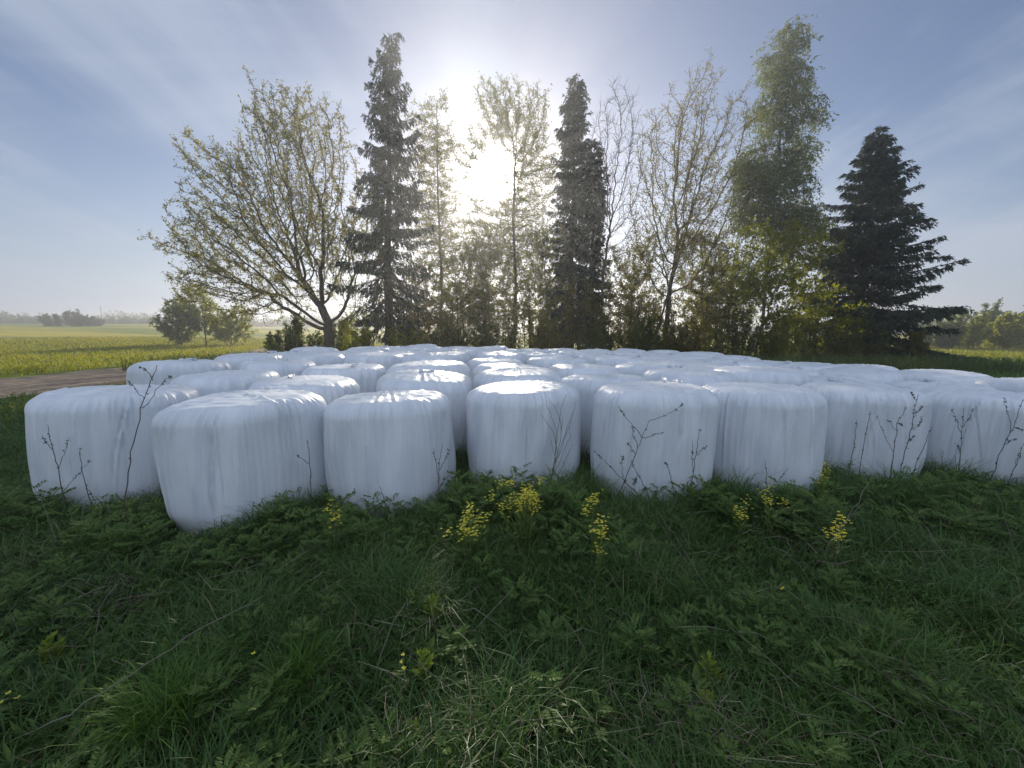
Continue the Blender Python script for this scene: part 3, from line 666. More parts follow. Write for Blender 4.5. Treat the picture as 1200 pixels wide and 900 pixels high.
# ------------------------------------------------------------------ grass and herbs
def blades(mb, x, y, h, w, r, rnd, bendk=.5):
    n = len(x); z = ground_z(x, y) - .01
    az = r.random(n) * 6.28; lean = r.uniform(.05, .55, n); ld = np.stack([np.cos(az), np.sin(az), 0 * az], -1)
    fa = az + PI / 2 + r.normal(size=n) * .6; wd = np.stack([np.cos(fa), np.sin(fa), 0 * fa], -1)
    B = np.stack([x, y, z], -1); up = np.array([0, 0, 1.])
    bd = bendk * r.uniform(.2, 1.4, n)
    p1 = B + (ld * (lean * .40)[:, None] + up * .45) * h[:, None]
    p2 = p1 + (ld * (lean * .5 + .25 * bd)[:, None] + up * (.33 - .12 * bd)[:, None]) * h[:, None]
    p3 = p2 + (ld * (lean * .4 + .38 * bd)[:, None] + up * (.20 - .32 * bd)[:, None]) * h[:, None]
    W = (wd * w[:, None] * .5)
    V = np.stack([B - W * .8, B + W * .8, p1 - W, p1 + W, p2 - W * .7, p2 + W * .7, p3], 1)
    i = np.arange(n)[:, None] * 7
    q = np.concatenate([i + np.array([[0, 1, 3, 2]]), i + np.array([[2, 3, 5, 4]])])
    t = i + np.array([[4, 5, 6]])
    mb.add(V.reshape(-1, 3), q, np.repeat(rnd, 7)); mb.f.append(t + mb.n - n * 7); mb.m.append(np.zeros(n, np.int32))
def patch(x, y, s=1.0, ph=0.):                              # slow uneven variation over the meadow
    return np.sin(x * 1.7 * s + 1.3 * np.sin(y * 1.1 * s) + ph) * np.sin(y * 2.1 * s + 1.1 * np.sin(x * .9 * s + ph)) * .5 + .5
def wedge(r, n, y0, y1, half=1.62, p=1.0):
    y = y0 + (y1 - y0) * r.random(n) ** p; x = (r.random(n) * 2 - 1) * half * (y + .5); return x, y
def grass():
    r = np.random.default_rng(77); mb = MB()
    x, y = wedge(r, 230000, .55, 5.4, p=1.0)
    k = clear_of_bales(x, y, .60) & (r.random(len(x)) < .4 + .6 * patch(x, y, 1.2)); x, y = x[k], y[k]
    n = len(x); tuft = patch(x, y, 2.3, 2.)
    h = (.07 + .14 * r.random(n) ** 1.3 + .24 * tuft ** 2 * r.random(n)) * (1 + .35 * sstep(2.6, 3.6, y))
    rnd = np.clip(.18 + .45 * r.random(n) + .25 * (patch(x, y, .8, 4.) - .5), 0, .93); rnd[r.random(n) < .035] = .98
    blades(mb, x, y, h, r.uniform(.0028, .0065, n), r, rnd, .7)
    x = r.uniform(-8, 8, 70000); y = r.uniform(-3.5, 1.6, 70000); k = (np.abs(x) > 1.55 * (y + .5)) ; x, y = x[k], y[k]; n = len(x)
    blades(mb, x, y, .08 + .16 * r.random(n), r.uniform(.004, .008, n), r, np.clip(.18 + .45 * r.random(n), 0, .93), .7)
    # around and behind the bales, shadowed meadow on the right
    x, y = wedge(r, 150000, 5.0, 25, half=1.5, p=1.5)
    k = clear_of_bales(x, y, .62) & ~on_road(x, y, .1) & ((x > -9) | (y < 9)) ; x, y = x[k], y[k]; n = len(x)
    far = y / 8
    blades(mb, x, y, (.10 + .16 * r.random(n)) * (1 + .25 * (far > 1.6)), r.uniform(.006, .012, n) * (1 + .35 * far), r, np.clip(.2 + .6 * r.random(n), 0, .93), .6)
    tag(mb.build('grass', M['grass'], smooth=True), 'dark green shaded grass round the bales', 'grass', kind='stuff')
    m2 = MB()
    x = r.uniform(-75, -8.6, 120000); y = 4 + 61 * r.random(120000) ** 1.4
    k = (np.abs(x) < 1.6 * y + 4) & ~on_road(x, y, .15) & clear_of_bales(x, y, .7); x, y = x[k], y[k]; n = len(x); d = np.hypot(x, y)
    lit = np.where(x < road_center(y), 1., .0)
    k = (lit > 0) | (r.random(n) < .6); x, y, d = x[k], y[k], d[k]; n = len(x)
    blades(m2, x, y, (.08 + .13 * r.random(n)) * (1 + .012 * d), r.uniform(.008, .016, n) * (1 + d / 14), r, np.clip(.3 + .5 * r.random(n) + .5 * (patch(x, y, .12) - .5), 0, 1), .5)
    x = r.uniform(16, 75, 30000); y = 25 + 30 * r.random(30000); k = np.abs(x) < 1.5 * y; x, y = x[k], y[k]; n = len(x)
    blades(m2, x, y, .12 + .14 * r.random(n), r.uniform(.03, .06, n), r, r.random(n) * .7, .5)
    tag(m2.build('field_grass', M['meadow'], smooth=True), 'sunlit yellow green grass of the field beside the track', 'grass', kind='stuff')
    # long rank grass along the foot of the trees
    m3 = MB(); x = r.uniform(-16, 24, 26000); y = r.uniform(15.6, 23.5, 26000); k = clear_of_bales(x, y, .75); x, y = x[k], y[k]; n = len(x)
    blades(m3, x, y, r.uniform(.3, .85, n), r.uniform(.012, .03, n), r, np.clip(r.random(n) * .93, 0, .93), .4)
    tag(m3.build('rank_grass', M['rank'], smooth=True), 'tall rank grass along the foot of the trees behind the bales', 'grass', kind='stuff')
grass()

def herbs():
    r = np.random.default_rng(31); mb = MB(); ms = MB()
    def plant(x, y, h, seed):
        z = float(ground_z(x, y)); q = np.random.default_rng(seed)
        n = int(q.integers(7, 13)); t = np.sort(q.random(n)); az = np.arange(n) * 2.4 + q.random() * 6
        B = np.stack([x + .03 * t * q.normal() + 0 * t, y + .03 * t * q.normal() + 0 * t, z + h * t * .8], -1)
        d = nrm(np.stack([np.cos(az), np.sin(az), .35 + .5 * t], -1)); L = h * (.62 - .38 * t)
        m = 7                                               # leaflets on both sides of each leaf
        s = np.linspace(.25, 1, m)
        C = (B[:, None] + d[:, None] * (L[:, None] * s)[..., None] + np.array([0, 0, -.18]) * (L[:, None] * s * s)[..., None])
        pv = nrm(np.cross(d, [0, 0, 1.]))
        for sg in (-1, 1):
            U = nrm(d[:, None] * .75 + pv[:, None] * sg + q.normal(size=(n, m, 3)) * .15 + np.array([0, 0, .1])).reshape(-1, 3)
            ll = np.repeat(L * .34, m) * np.tile(1.05 - .55 * np.abs(s - .5), n)
            leaves(mb, C.reshape(-1, 3), U, ll, ll * .42, q, V=nrm(np.cross(U, np.array([0, 0, 1.])) + q.normal(size=U.shape) * .25), rnd=np.clip(.35 + .5 * t.repeat(m) * .8 + q.normal(size=n * m) * .12, 0, 1))
    N = 2000
    x, y = wedge(r, N, .8, 4.6, p=.9)
    k = clear_of_bales(x, y, .66) & (patch(x, y, 1.0, 1.) + .35 * (x < .5) > r.random(N) * .95 + .15)
    for i, (a, b) in enumerate(zip(x[k], y[k])): plant(a, b, (.08 + .24 * r.random() ** 1.6), 1000 + i)
    cx = r.uniform(-5.2, 6.4, 60); cy = r.uniform(2.6, 3.8, 60)
    x = (cx[:, None] + r.normal(size=(60, 5)) * .16).ravel(); y = (cy[:, None] + r.normal(size=(60, 5)) * .10).ravel(); k = clear_of_bales(x, y, .66)
    for i, (a, b) in enumerate(zip(x[k], y[k])): plant(a, b, r.uniform(.22, .46), 5000 + i)
    # clover like and dandelion like ground leaves
    x, y = wedge(r, 3400, .7, 4.4); k = clear_of_bales(x, y, .62); x, y = x[k], y[k]; n = len(x); z = ground_z(x, y)
    for j in range(5):
        az = r.random(n) * 6.28; el = r.uniform(.15, 1.0, n); U = nrm(np.stack([np.cos(az), np.sin(az), el], -1))
        L = r.uniform(.05, .13, n); leaves(mb, np.stack([x, y, z + r.uniform(0, .07, n)], -1), U, L, L * r.uniform(.22, .4, n), r, V=nrm(np.cross(U, np.array([0, 0, 1.])) + r.normal(size=U.shape) * .2), mid=.62)
    tag(mb.build('leafy_undergrowth', M['herb'], smooth=False), 'low leafy weeds growing through the shaded foreground grass', 'undergrowth', kind='stuff')
    # loose straw and dead stems lying in the grass
    n = 1200; x, y = wedge(r, n, .7, 4.4); k = clear_of_bales(x, y, .7) & (patch(x, y, .9, 3.) * 1.1 + .12 > r.random(n)); x, y = x[k], y[k]; n = len(x)
    for px, py, m, sg in ((130, 715, 260, .18), (60, 660, 220, .25), (830, 868, 420, .13), (470, 770, 160, .16), (330, 690, 160, .2), (950, 650, 240, .2), (1060, 840, 260, .2), (1110, 620, 160, .25), (560, 880, 200, .14)):
        q = on_ground(px, py, .05); m = m // 3; x = np.append(x, q[0] + r.normal(size=m) * sg); y = np.append(y, q[1] + r.normal(size=m) * sg * .7)
    k = clear_of_bales(x, y, .7); x, y = x[k], y[k]; n = len(x)
    az = r.random(n) * 6.28; L = .05 + .35 * r.random(n) ** 2; z = ground_z(x, y) + r.uniform(.03, .17, n)
    A = np.stack([x, y, z], -1); d = np.stack([np.cos(az), np.sin(az), r.normal(size=n) * .22], -1); Mid = A + d * L[:, None] * .5 + np.array([0, 0, .03]); E = Mid + (d + r.normal(size=(n, 3)) * .45 - np.array([0, 0, .12])) * L[:, None] * .5
    rr = r.random(n); prisms(ms, A, Mid, .0014, .0013, r, rnd=rr); prisms(ms, Mid, E, .0013, .0006, r, rnd=rr)
    tag(ms.build('straw_litter', M['straw'], smooth=False), 'bleached straw and thin dead stems lying through the foreground grass', 'straw', kind='stuff')
herbs()

# ------------------------------------------------------------------ single plants
def ground_hit(px, py):
    z = 0.
    for _ in range(4): p = on_ground(px, py, z); z = float(ground_z(p[0], p[1]))
    return p
def stalk(label, pts, branches=(), mat='stalk', rad=.0048, buds=0, seed=0, group='dead weed stalks', depth_run=0., name='dry_stalk', lift=0.):
    """pts: pixel path from foot to tip; the plant stands at the place where its foot meets the ground."""
    r = np.random.default_rng(seed + 900); p0 = ground_hit(*pts[0]); y0 = p0[1]
    for _ in range(60):                                     # never inside a bale
        q = at(*pts[0], y0)
        Q = np.array([at(a, b, y0) for a, b in list(pts) + [k for br in branches for k in br]])
        if clear_of_bales(Q[:, 0], Q[:, 1], .69).all(): break
        y0 -= .02
    q = at(*pts[0], y0); p0 = np.array([q[0], q[1], float(ground_z(q[0], q[1])) - .01])
    root = thing(name, label, 'weed stalk', tuple(p0), group); mb = MB()
    path = np.array([at(px, py, y0 + depth_run * i / max(1, len(pts) - 1)) for i, (px, py) in enumerate(pts)])
    if path[0, 2] > p0[2] + .03: path = np.concatenate([[p0], path])
    def dens(P):
        s = np.linspace(0, 1, len(P)); q = np.linspace(0, 1, max(8, len(P) * 4)); Q = np.stack([np.interp(q, s, P[:, k]) for k in range(3)], 1)
        Q[1:-1] += r.normal(size=(len(Q) - 2, 3)) * .004; return Q
    def budded(b, P, k):
        n = max(2, int(k)); t = .35 + .65 * r.random(n); q = np.linspace(0, 1, len(P)); B = np.stack([np.interp(t, q, P[:, j]) for j in range(3)], 1)
        for _ in range(4): leaves(b, B + r.normal(size=B.shape) * .003, nrm(r.normal(size=(n, 3)) + [0, 0, .4]), .016, .010, r, rnd=np.zeros(n))
    m = dens(path); tube(mb, m, np.linspace(rad, rad * .4, len(m)), 5, rnd=.5)
    if buds: budded(mb, m, buds)
    mb.build('stem', M[mat], root, loc=p0)
    for b in branches:
        bm = MB(); P = np.array([at(px, py, y0 - (abs(r.normal()) * .05 if i else 0)) for i, (px, py) in enumerate(b)]); P = dens(P)
        j = np.argmin(np.linalg.norm(m - P[0], axis=1)); P[0] = m[j]
        tube(bm, P, np.linspace(rad * .6, rad * .3, len(P)), 4, rnd=.4)
        if buds: budded(bm, P, buds)
        bm.build('branch', M[mat], root, loc=p0)
    return root
stalk('tall thin dark stalk standing in front of the leftmost front bale', [(146, 592), (152, 540), (165, 480), (178, 442), (184, 428)], [[(170, 470), (158, 455), (150, 447)], [(166, 482), (186, 455), (200, 440)], [(178, 442), (170, 432), (163, 430)]], buds=4, seed=1)
stalk('slim stalk with seed heads before the right side of the smooth faced bale', [(513, 618), (514, 580), (514, 545), (519, 520)], [[(514, 560), (510, 536), (508, 525)], [(514, 552), (522, 538), (526, 526)], [(514, 575), (521, 560)]], buds=4, seed=2)
stalk('dark stalk in the gap between the two biggest front bales', [(365, 600), (364, 560), (362, 530), (360, 515)], [[(364, 545), (352, 536), (347, 534)]], buds=3, seed=3)
stalk('short forked stalk low in front of the smooth faced bale', [(397, 612), (403, 594), (412, 578)], [[(404, 592), (398, 580)], [(412, 578), (416, 574)]], buds=4, seed=4)
stalk('small forked twig leaning before the smooth faced bale', [(458, 604), (450, 586), (445, 570)], [[(452, 590), (440, 582)], [(455, 598), (459, 584)]], seed=5)
stalk('bundle of thin bare twigs rising before the bale under the sun', [(641, 590), (648, 552), (656, 518), (660, 490)],
      [[(644, 575), (652, 530), (652, 500), (642, 478), (636, 455)], [(648, 552), (660, 520), (669, 492), (675, 470)], [(650, 545), (663, 505), (672, 482)], [(654, 530), (648, 505), (634, 486)], [(646, 560), (656, 540), (668, 512), (667, 500)], [(643, 580), (660, 545), (672, 520)], [(658, 505), (655, 485), (645, 470)], [(650, 548), (652, 515), (658, 478), (664, 462)], [(641, 588), (646, 560), (650, 535), (646, 515)]], rad=.0042, seed=6)
stalk('single stalk at the right edge of the bale under the sun', [(662, 585), (668, 566), (672, 556)], [], seed=7)
stalk('large branching dry stalk in front of the bale right of centre', [(724, 584), (735, 555), (748, 524), (760, 494)], [[(752, 510), (738, 494), (724, 476)], [(760, 494), (777, 488), (790, 482), (800, 474)], [(752, 514), (766, 510), (777, 507)], [(744, 532), (736, 520)], [(748, 524), (742, 508), (740, 500)]], buds=6, rad=.0052, seed=8)
stalk('bent stalk with seed heads sloping left before the branching stalk', [(762, 596), (740, 572), (722, 554), (706, 538), (696, 528)], [[(730, 562), (729, 544), (730, 535)]], buds=9, seed=9)
stalk('stalk with dark seed heads leaning right of the branching stalk foot', [(762, 586), (752, 564), (744, 550), (740, 540)], [[(746, 556), (743, 570)]], buds=9, seed=10)
stalk('small hooked stalk with seed heads before the bale right of centre', [(790, 580), (787, 560), (782, 545), (780, 542)], [], buds=7, seed=11)
stalk('upright stalk before the right side of the bale right of centre', [(809, 582), (812, 555), (817, 525), (820, 503)], [[(815, 535), (824, 526), (828, 523)], [(812, 553), (811, 536), (812, 516)], [(810, 560), (800, 574)]], buds=4, seed=12)
stalk('thin stalk standing before the streaked face of a right hand front bale', [(899, 580), (898, 560), (897, 540)], [[(905, 575), (915, 560), (924, 548)]], buds=2, seed=13)
stalk('leftmost of three dark stalks before the second bale from the right', [(994, 560), (1000, 525), (1004, 492)], [], buds=8, seed=14)
stalk('middle one of three dark stalks before the second bale from the right', [(1006, 562), (1012, 520), (1020, 482)], [], buds=8, seed=15)
stalk('forked stalk with pale top before the second bale from the right', [(1043, 566), (1048, 525), (1052, 495), (1062, 478)], [[(1050, 505), (1044, 495), (1040, 492)], [(1052, 495), (1060, 500)], [(1047, 530), (1034, 505), (1028, 488)]], buds=5, seed=16)
stalk('tallest seed headed stalk between the two rightmost front bales', [(1052, 568), (1062, 525), (1070, 490), (1076, 462)], [[(1066, 505), (1078, 498), (1082, 486)], [(1070, 490), (1080, 476)], [(1063, 520), (1072, 510)], [(1074, 470), (1068, 460)]], buds=9, rad=.0054, seed=17)
stalk('slanting stalk at the right side of the tallest seed headed stalk', [(1064, 566), (1075, 540), (1086, 515), (1092, 500)], [], buds=5, seed=18)
stalk('short branched dark weed before the left of the rightmost front bale', [(1122, 558), (1126, 530), (1128, 500), (1130, 478)], [[(1127, 510), (1120, 492), (1116, 480)], [(1128, 500), (1136, 490), (1140, 478)], [(1126, 530), (1120, 520)]], buds=7, seed=19)
stalk('long slanting stalk near the right picture edge', [(1160, 566), (1172, 530), (1188, 500), (1199, 468)], [[(1186, 505), (1180, 480), (1176, 465)], [(1188, 500), (1200, 505)], [(1178, 520), (1190, 515)]], buds=6, rad=.0054, seed=20)
stalk('dark stalk leaning over the rightmost front bale low down', [(1180, 570), (1190, 545), (1200, 520)], [[(1188, 550), (1195, 530)]], buds=4, seed=21)
stalk('dark branched stalk before the left edge of the leftmost bale', [(80, 600), (68, 550), (60, 520), (56, 498)], [[(68, 550), (76, 530), (82, 512)], [(62, 528), (50, 510)], [(74, 575), (92, 556), (104, 540)]], buds=5, seed=22)
stalk('thin stalk before the lower face of the leftmost bale', [(108, 592), (96, 556), (94, 525)], [[(100, 568), (110, 585)]], buds=3, seed=23)
# pale stalks in the foreground grass
PALE = [('long pale stalk lying diagonally across the left foreground grass', [(-20, 884), (80, 838), (160, 785), (240, 735), (308, 698)], .008),
        ('bright pale stick lying in the grass below the nearest bale', [(310, 682), (262, 676), (238, 672), (210, 672)], .007),
        ('arching pale stem standing in the left foreground', [(112, 766), (116, 715), (130, 690), (146, 675)], .006),
        ('slim pale stem arching beside the left foreground one', [(139, 726), (138, 710), (142, 690), (150, 676)], .006),
        ('pale stalk leaning right in the left grass under the leftmost bale', [(75, 655), (62, 620), (48, 585), (26, 548)], .005),
        ('pale stalk crossing before the leftmost bale foot', [(98, 640), (96, 610), (98, 590)], .005),
        ('pale upright stem in the grass below the leftmost bale', [(128, 640), (128, 605), (127, 580)], .005),
        ('long pale stalk leaning below the bale right of centre', [(848, 716), (815, 668), (790, 625), (762, 588)], .006),
        ('second pale stalk leaning parallel below the bale right of centre', [(828, 690), (806, 660), (782, 628), (770, 606)], .005),
        ('pale stalk sloping up toward the second bale from the right', [(950, 668), (985, 620), (1010, 580), (1022, 560)], .007),
        ('thinner pale stalk crossing the sloping one on the right', [(962, 650), (990, 612), (1016, 585)], .005),
        ('pale broken twig lying right of the single yellow flower head', [(960, 662), (985, 660), (1010, 658)], .007),
        ('upright pale stem below the single yellow flower head', [(978, 700), (980, 665), (984, 630)], .005),
        ('pale stem leaning left in the right foreground grass', [(1056, 632), (1042, 600), (1030, 575)], .005),
        ('pair of pale stems standing near the right picture edge', [(1195, 668), (1182, 620), (1166, 570)], .006),
        ('pale curved stem low in the centre foreground', [(690, 832), (720, 815), (748, 800)], .005),
        ('pale broken stem lying in the bottom centre grass', [(560, 900), (520, 868), (470, 840)], .006),
        ('short pale stick upright at the bottom left', [(238, 900), (239, 880), (238, 862)], .006),
        ('thin pale stem lying across the bottom right grass', [(1020, 870), (985, 838), (940, 830)], .005),
        ('pale straw stem bending down at the right of the bottom centre', [(838, 900), (820, 850), (806, 810)], .006),
        ('pale forked straw stem at the bottom right of the centre', [(880, 890), (848, 850), (822, 822)], .005)]
for i, (lab, pts, rd) in enumerate(PALE):
    o = stalk(lab, pts, mat='stalk_pale', rad=rd * .45, seed=40 + i, group='pale dead stems in the grass', depth_run=.12, name='pale_stalk')

def flower_plant(label, px, py, h, heads, seed, spread=.12, leafy=1.0):
    """a yellow flowered plant: py is the pixel of its flower heads, its foot stands below them"""
    r = np.random.default_rng(seed)
    # foot: the ground point whose top at height h shows at the pixel
    p = on_ground(px, py, h); z = float(ground_z(p[0], p[1])); p = on_ground(px, py, h + z); loc = (p[0], p[1], z); b = np.array(loc)
    root = thing('yellow_flower_plant', label, 'flower', loc, 'yellow flowering weeds'); mf, ml = MB(), MB()
    for k in range(heads):
        ms = MB()
        e = b + np.array([r.normal() * spread, r.normal() * spread * .6, h * r.uniform(.62, 1.12)])
        m = b + (e - b) * .5 + np.append(r.normal(size=2) * .015, .02); f0 = b + np.append(r.normal(size=2) * .02, 0)
        tube(ms, [f0, m, e], [.005, .004, .0025], 4, rnd=.5); ms.build('stem', M['greenstem'], root, loc=loc)
        n = int(r.integers(11, 20)) if heads > 1 else 3; c = e + r.normal(size=(n, 3)) * np.array([.022, .022, .026]) + [0, 0, .005]
        for q in range(4):
            az = r.random(n) * .5 + q * PI / 2; U = np.stack([np.cos(az), np.sin(az), .35 + 0 * az], -1)
            leaves(mf, c, U, .0105, .0095, r, V=nrm(np.cross(U, [0, 0, 1.])), mid=.65)
        nl = int(9 * leafy); t = r.random(nl) * .85; az = r.random(nl) * 6.28
        U = np.stack([np.cos(az), np.sin(az), .6 + 0 * az], -1); L = r.uniform(.03, .08, nl)
        leaves(ml, f0 + (e - f0) * t[:, None], U, L, L * .35, r, V=nrm(np.cross(U, [0, 0, 1.]) + r.normal(size=U.shape) * .2))
    mf.build('blossoms', M['petal'], root, smooth=False, loc=loc); ml.build('leaves', M['greenstem'], root, smooth=False, loc=loc)
FL = [('largest clump of yellow flowers, in front of the bale under the sun', 614, 574, .5, 26, .12),
      ('yellow flower clump left of the largest clump', 550, 604, .42, 12, .09),
      ('yellow flower head in the grass right of the largest clump', 704, 620, .44, 5, .035),
      ('small yellow flowers just above the flower head right of the largest clump', 697, 591, .48, 3, .03),
      ('pale yellow flowers by the foot of the streaked right hand bale', 872, 590, .34, 3, .05),
      ('yellow flower plant below the gap of the streaked bale and its right neighbour', 906, 578, .42, 4, .04),
      ('single bright yellow flower head alone in the right grass', 985, 611, .38, 5, .03),
      ('pale yellow flower in the gap between the two biggest front bales', 385, 598, .40, 3, .035),
      ('tall yellow green flowering weed in front of the second bale from the right', 965, 548, .5, 3, .03),
      ('single yellow flower low in the centre left foreground', 477, 778, .2, 1, .01),
      ('single yellow flower low in the right foreground grass', 914, 690, .2, 1, .01),
      ('yellow flower at the left picture edge', 8, 822, .15, 1, .01),
      ('tiny yellow flower right of the left foreground tussock', 297, 786, .15, 1, .01)]
for i, (lab, px, py, h, n, sp) in enumerate(FL): flower_plant(lab, px, py, h, n, 300 + i, sp)

def leafy_weed(label, px, py, h, seed, n=26, w=.10):
    r = np.random.default_rng(seed); p = ground_hit(px, py); b = np.array(p); root = thing('leafy_weed', label, 'weed', tuple(p), 'yellow green leafy weeds'); ml, ms = MB(), MB()
    s = np.linspace(0, 1, 6); c = b + np.stack([.03 * np.sin(s * 3 + r.random() * 6), .03 * s, h * s], -1); tube(ms, c, np.linspace(.004, .002, 6), 4, rnd=.6)
    t = .15 + .85 * r.random(n) ** .8; az = np.arange(n) * 2.4; B = np.stack([np.interp(t, s, c[:, k]) for k in range(3)], 1)
    U = nrm(np.stack([np.cos(az), np.sin(az), .45 + .5 * t], -1)); L = w * r.uniform(.4, 1., n) * (1.15 - .6 * t)
    leaves(ml, B, U, L, L * .42, r, V=nrm(np.cross(U, [0, 0, 1.]) + r.normal(size=U.shape) * .2))
    for q in (-1, 1): leaves(ml, B + U * L[:, None] * .4, nrm(U + q * np.cross(U, [0, 0, 1.])), L * .5, L * .25, r)
    ms.build('stem', M['greenstem'], root, loc=p); ml.build('leaves', M['herb_bright'], root, smooth=False, loc=p)
for i, (lab, px, py, h) in enumerate([('bright leafy weed topmost in the centre left foreground', 510, 745, .22), ('bright leafy weed beside the low yellow flower', 490, 815, .18), ('bright leafy weed at the bottom edge left of centre', 488, 898, .12), ('bright leafy weed above the bleached straw in the right foreground', 838, 815, .16), ('leafy yellow green weed beside the bleached straw', 826, 860, .14),
                                      ('rounded bright leafed weed in the bottom right corner', 1190, 890, .08), ('leafy light weed in the left foreground beside the diagonal stalk', 62, 790, .16)]): leafy_weed(lab, px, py, h, 500 + i)

def tussock(label, px, py, h, w, n, seed):
    r = np.random.default_rng(seed); p = ground_hit(px, py); mb = MB()
    a = r.random(n) * 6.28; q = np.sqrt(r.random(n)) * w; x, y = p[0] + q * np.cos(a), p[1] + q * np.sin(a)
    blades(mb, x, y, h * r.uniform(.55, 1.1, n), r.uniform(.003, .006, n), r, r.uniform(.2, .8, n), .55)
    tag(mb.build('grass_tussock', M['tussock'], loc=p), label, 'grass tuft', 'brighter grass tussocks')
M['tussock'] = leaf_mat('fresh_tussock_blades', [(0, (.06, .14, .022)), (1, (.12, .21, .036))], .4, .45)
tussock('bright green grass tussock at the bottom left', 200, 862, .34, .13, 700, 1)
tussock('smaller bright tussock right of the bottom left one', 352, 808, .26, .09, 360, 2)
tussock('green tussock under the left part of the nearest bale', 135, 655, .26, .2, 420, 3)

# ------------------------------------------------------------------ air, light, sky
def haze():
    m, nt, N, L = newmat('thin_haze')
    v = N('ShaderNodeVolumePrincipled'); v.inputs['Color'].default_value = (.93, .95, 1, 1); v.inputs['Density'].default_value = .0024; v.inputs['Anisotropy'].default_value = .66
    o = N('ShaderNodeOutputMaterial'); L(v.outputs[0], o.inputs['Volume'])
    mb = MB(); a, zb, zt = 1260, -2.0, 24.5
    V = [(-a, -a, zb), (a, -a, zb), (a, a, zb), (-a, a, zb), (-a, -a, zt), (a, -a, zt), (a, a, zt), (-a, a, zt)]
    mb.add(V, [[0, 3, 2, 1], [4, 5, 6, 7], [0, 1, 5, 4], [1, 2, 6, 5], [2, 3, 7, 6], [3, 0, 4, 7]])
    tag(mb.build('haze', m, smooth=False), kind='stuff')
haze()
sun = bpy.data.lights.new('sun', 'SUN'); sun.energy = 5.0; sun.angle = math.radians(.53); sun.color = (1, .90, .74)
so = bpy.data.objects.new('sun', sun); COL.objects.link(so); so.location = (0, 0, 40)
so.rotation_euler = Vector(-SUNV).to_track_quat('-Z', 'Y').to_euler()

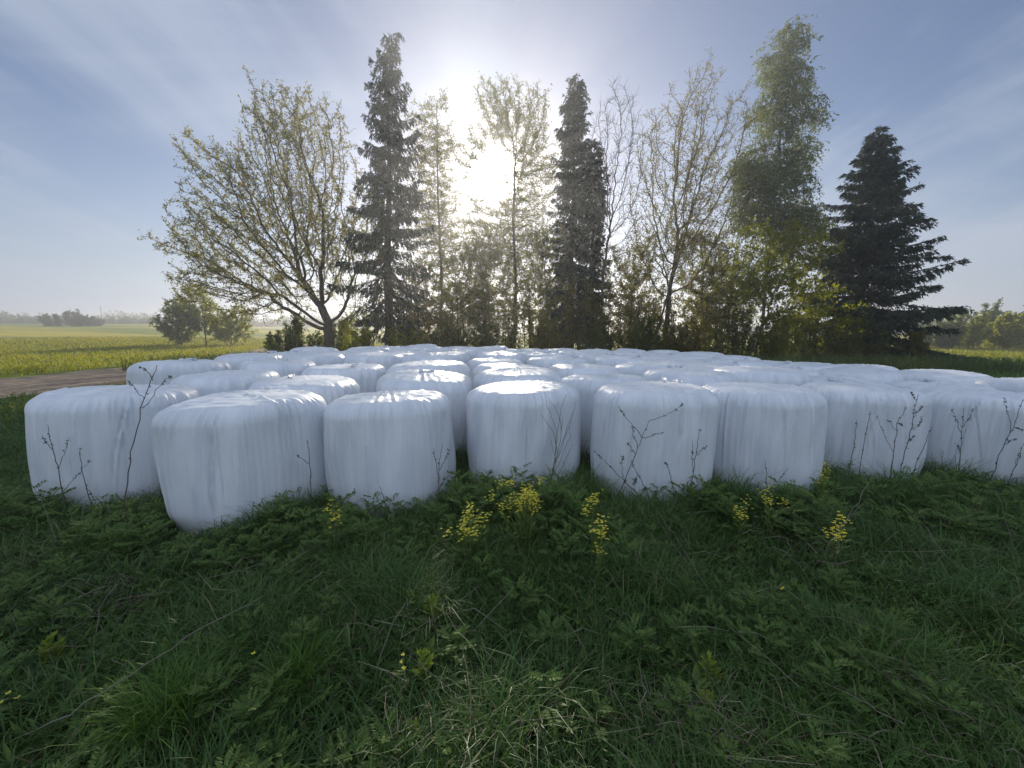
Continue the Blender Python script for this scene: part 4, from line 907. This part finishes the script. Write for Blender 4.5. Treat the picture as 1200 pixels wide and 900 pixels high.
def world():
    w = bpy.data.worlds.new('World'); sc.world = w; w.use_nodes = True
    nt = w.node_tree; nt.nodes.clear(); N, L = nt.nodes.new, nt.links.new
    def math_(op, a, b=None, c=None, clamp=False):
        n = N('ShaderNodeMath'); n.operation = op; n.use_clamp = clamp
        for i, q in enumerate((a, b, c)):
            if q is None: continue
            if isinstance(q, (int, float)): n.inputs[i].default_value = q
            else: L(q, n.inputs[i])
        return n.outputs[0]
    def mapr(v, a, b, c=0., d=1., smooth=True):
        n = N('ShaderNodeMapRange'); n.interpolation_type = 'SMOOTHSTEP' if smooth else 'LINEAR'; L(v, n.inputs[0])
        for i, q in enumerate((a, b, c, d)): n.inputs[i + 1].default_value = q
        return n.outputs[0]
    def mix(f, a, b, bt='MIX'):
        n = N('ShaderNodeMix'); n.data_type = 'RGBA'; n.blend_type = bt
        for i, q in ((0, f), (6, a), (7, b)):
            if isinstance(q, (int, float)): n.inputs[i].default_value = q
            elif isinstance(q, tuple): n.inputs[i].default_value = (*q, 1)
            else: L(q, n.inputs[i])
        return n.outputs[2]
    tc = N('ShaderNodeTexCoord'); d = tc.outputs['Generated']
    nv = N('ShaderNodeVectorMath'); nv.operation = 'NORMALIZE'; L(d, nv.inputs[0]); d = nv.outputs[0]
    s = N('ShaderNodeSeparateXYZ'); L(d, s.inputs[0]); dx, dy, dz = s.outputs
    sky = N('ShaderNodeTexSky'); sky.sky_type = 'NISHITA'; sky.sun_disc = False; sky.sun_elevation = SUN_EL; sky.sun_rotation = SUN_AZ; sky.air_density = 1.0; sky.dust_density = .6; sky.ozone_density = 2.0
    dot = N('ShaderNodeVectorMath'); dot.operation = 'DOT_PRODUCT'; L(d, dot.inputs[0]); dot.inputs[1].default_value = tuple(SUNV)
    ang = math_('ARCCOSINE', math_('MINIMUM', dot.outputs['Value'], .999999))         # angle from the sun
    # cirrus: a flat layer high up, streaked
    zc = math_('ADD', math_('MAXIMUM', dz, 0.0), .16)
    cb = N('ShaderNodeCombineXYZ'); L(math_('DIVIDE', dx, zc), cb.inputs[0]); L(math_('DIVIDE', dy, zc), cb.inputs[1])
    def cir(rot, st, scale, det, dist, off):
        mp = N('ShaderNodeMapping'); mp.inputs['Rotation'].default_value = (0, 0, math.radians(rot)); mp.inputs['Scale'].default_value = st; mp.inputs['Location'].default_value = off; L(cb.outputs[0], mp.inputs[0])
        n = N('ShaderNodeTexNoise'); n.inputs['Scale'].default_value = scale; n.inputs['Detail'].default_value = det; n.inputs['Roughness'].default_value = .58; n.inputs['Distortion'].default_value = dist; L(mp.outputs[0], n.inputs['Vector']); return n.outputs['Fac']
    a = cir(35, (1, .22, 1), 1.6, 9, .9, (3.1, 1.7, 0)); b = cir(-28, (.35, 1, 1), 1.1, 8, .7, (9.3, 4.2, 0)); c = cir(0, (1, 1, 1), .55, 4, .3, (1.2, 7.7, 0))
    cl = math_('ADD', math_('MULTIPLY', a, .5), math_('ADD', math_('MULTIPLY', b, .4), math_('MULTIPLY', c, .5)))
    mask = mapr(cl, .62, .82)
    low = mapr(dz, .0, .34, 1., 0.)                                                     # thicker toward the horizon
    back_fill = mapr(dy, .25, -.55)                                                          # unseen bright cloud added behind the viewer to light the bales
    up = mapr(dz, .62, .9)  # sky overhead, out of view, given extra brightness as well
    mask = math_('ADD', math_('MULTIPLY', mask, .62), math_('MULTIPLY', low, .7), clamp=True)
    mask = math_('MAXIMUM', mask, math_('MULTIPLY', math_('MAXIMUM', back_fill, up), .9))
    br = math_('ADD', math_('ADD', 1.0, math_('MULTIPLY', math_('EXPONENT', math_('MULTIPLY', ang, -3.0)), .55)), math_('ADD', math_('MULTIPLY', back_fill, BACK_FILL), math_('MULTIPLY', up, UP)))
    cbr = N('ShaderNodeCombineXYZ'); [L(br, cbr.inputs[i]) for i in range(3)]
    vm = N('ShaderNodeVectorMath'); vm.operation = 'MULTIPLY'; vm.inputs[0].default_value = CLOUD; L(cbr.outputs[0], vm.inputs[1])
    skyc = mix(1.0, sky.outputs[0], SKYTINT, 'MULTIPLY')
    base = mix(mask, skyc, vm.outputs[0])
    # the sun itself and the bright ring round it in the thin cloud
    core = mapr(ang, .040, .064, 1., 0.)
    g1 = math_('EXPONENT', math_('MULTIPLY', ang, -12.)); g2 = math_('EXPONENT', math_('MULTIPLY', ang, -4.2))
    glow = math_('ADD', math_('MULTIPLY', core, 120.), math_('ADD', math_('MULTIPLY', g1, G1), math_('MULTIPLY', g2, G2)))
    cg = N('ShaderNodeVectorMath'); cg.operation = 'SCALE'; cg.inputs[0].default_value = (1, .93, .79); L(glow, cg.inputs['Scale'])
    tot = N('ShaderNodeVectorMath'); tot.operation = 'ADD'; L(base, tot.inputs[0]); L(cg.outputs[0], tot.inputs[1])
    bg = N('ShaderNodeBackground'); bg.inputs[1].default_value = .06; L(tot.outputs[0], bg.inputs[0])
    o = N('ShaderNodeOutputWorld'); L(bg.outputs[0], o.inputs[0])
BACK_FILL, UP, G1, G2 = .62, .2, 5., 1.6
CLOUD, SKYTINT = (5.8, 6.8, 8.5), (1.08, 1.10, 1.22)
world()

cam = bpy.data.cameras.new('camera'); cam.sensor_fit = 'HORIZONTAL'; cam.sensor_width = 36; cam.lens = 36 * F / 1200; cam.clip_start = .05; cam.clip_end = 5000
co = bpy.data.objects.new('camera', cam); COL.objects.link(co); co.location = (0, 0, H); co.rotation_euler = (PI / 2 - PITCH, 0, 0); sc.camera = co
sc.render.engine = 'CYCLES'
sc.cycles.use_denoising = True
sc.cycles.max_bounces = 8; sc.cycles.diffuse_bounces = 4; sc.cycles.transmission_bounces = 4; sc.cycles.volume_bounces = 0; sc.cycles.transparent_max_bounces = 8
sc.cycles.sample_clamp_indirect = 6
vs = sc.view_settings; vs.view_transform = 'Standard'; vs.look = 'None'; vs.gamma = 1; vs.exposure = 0.3; vs.use_curve_mapping = False
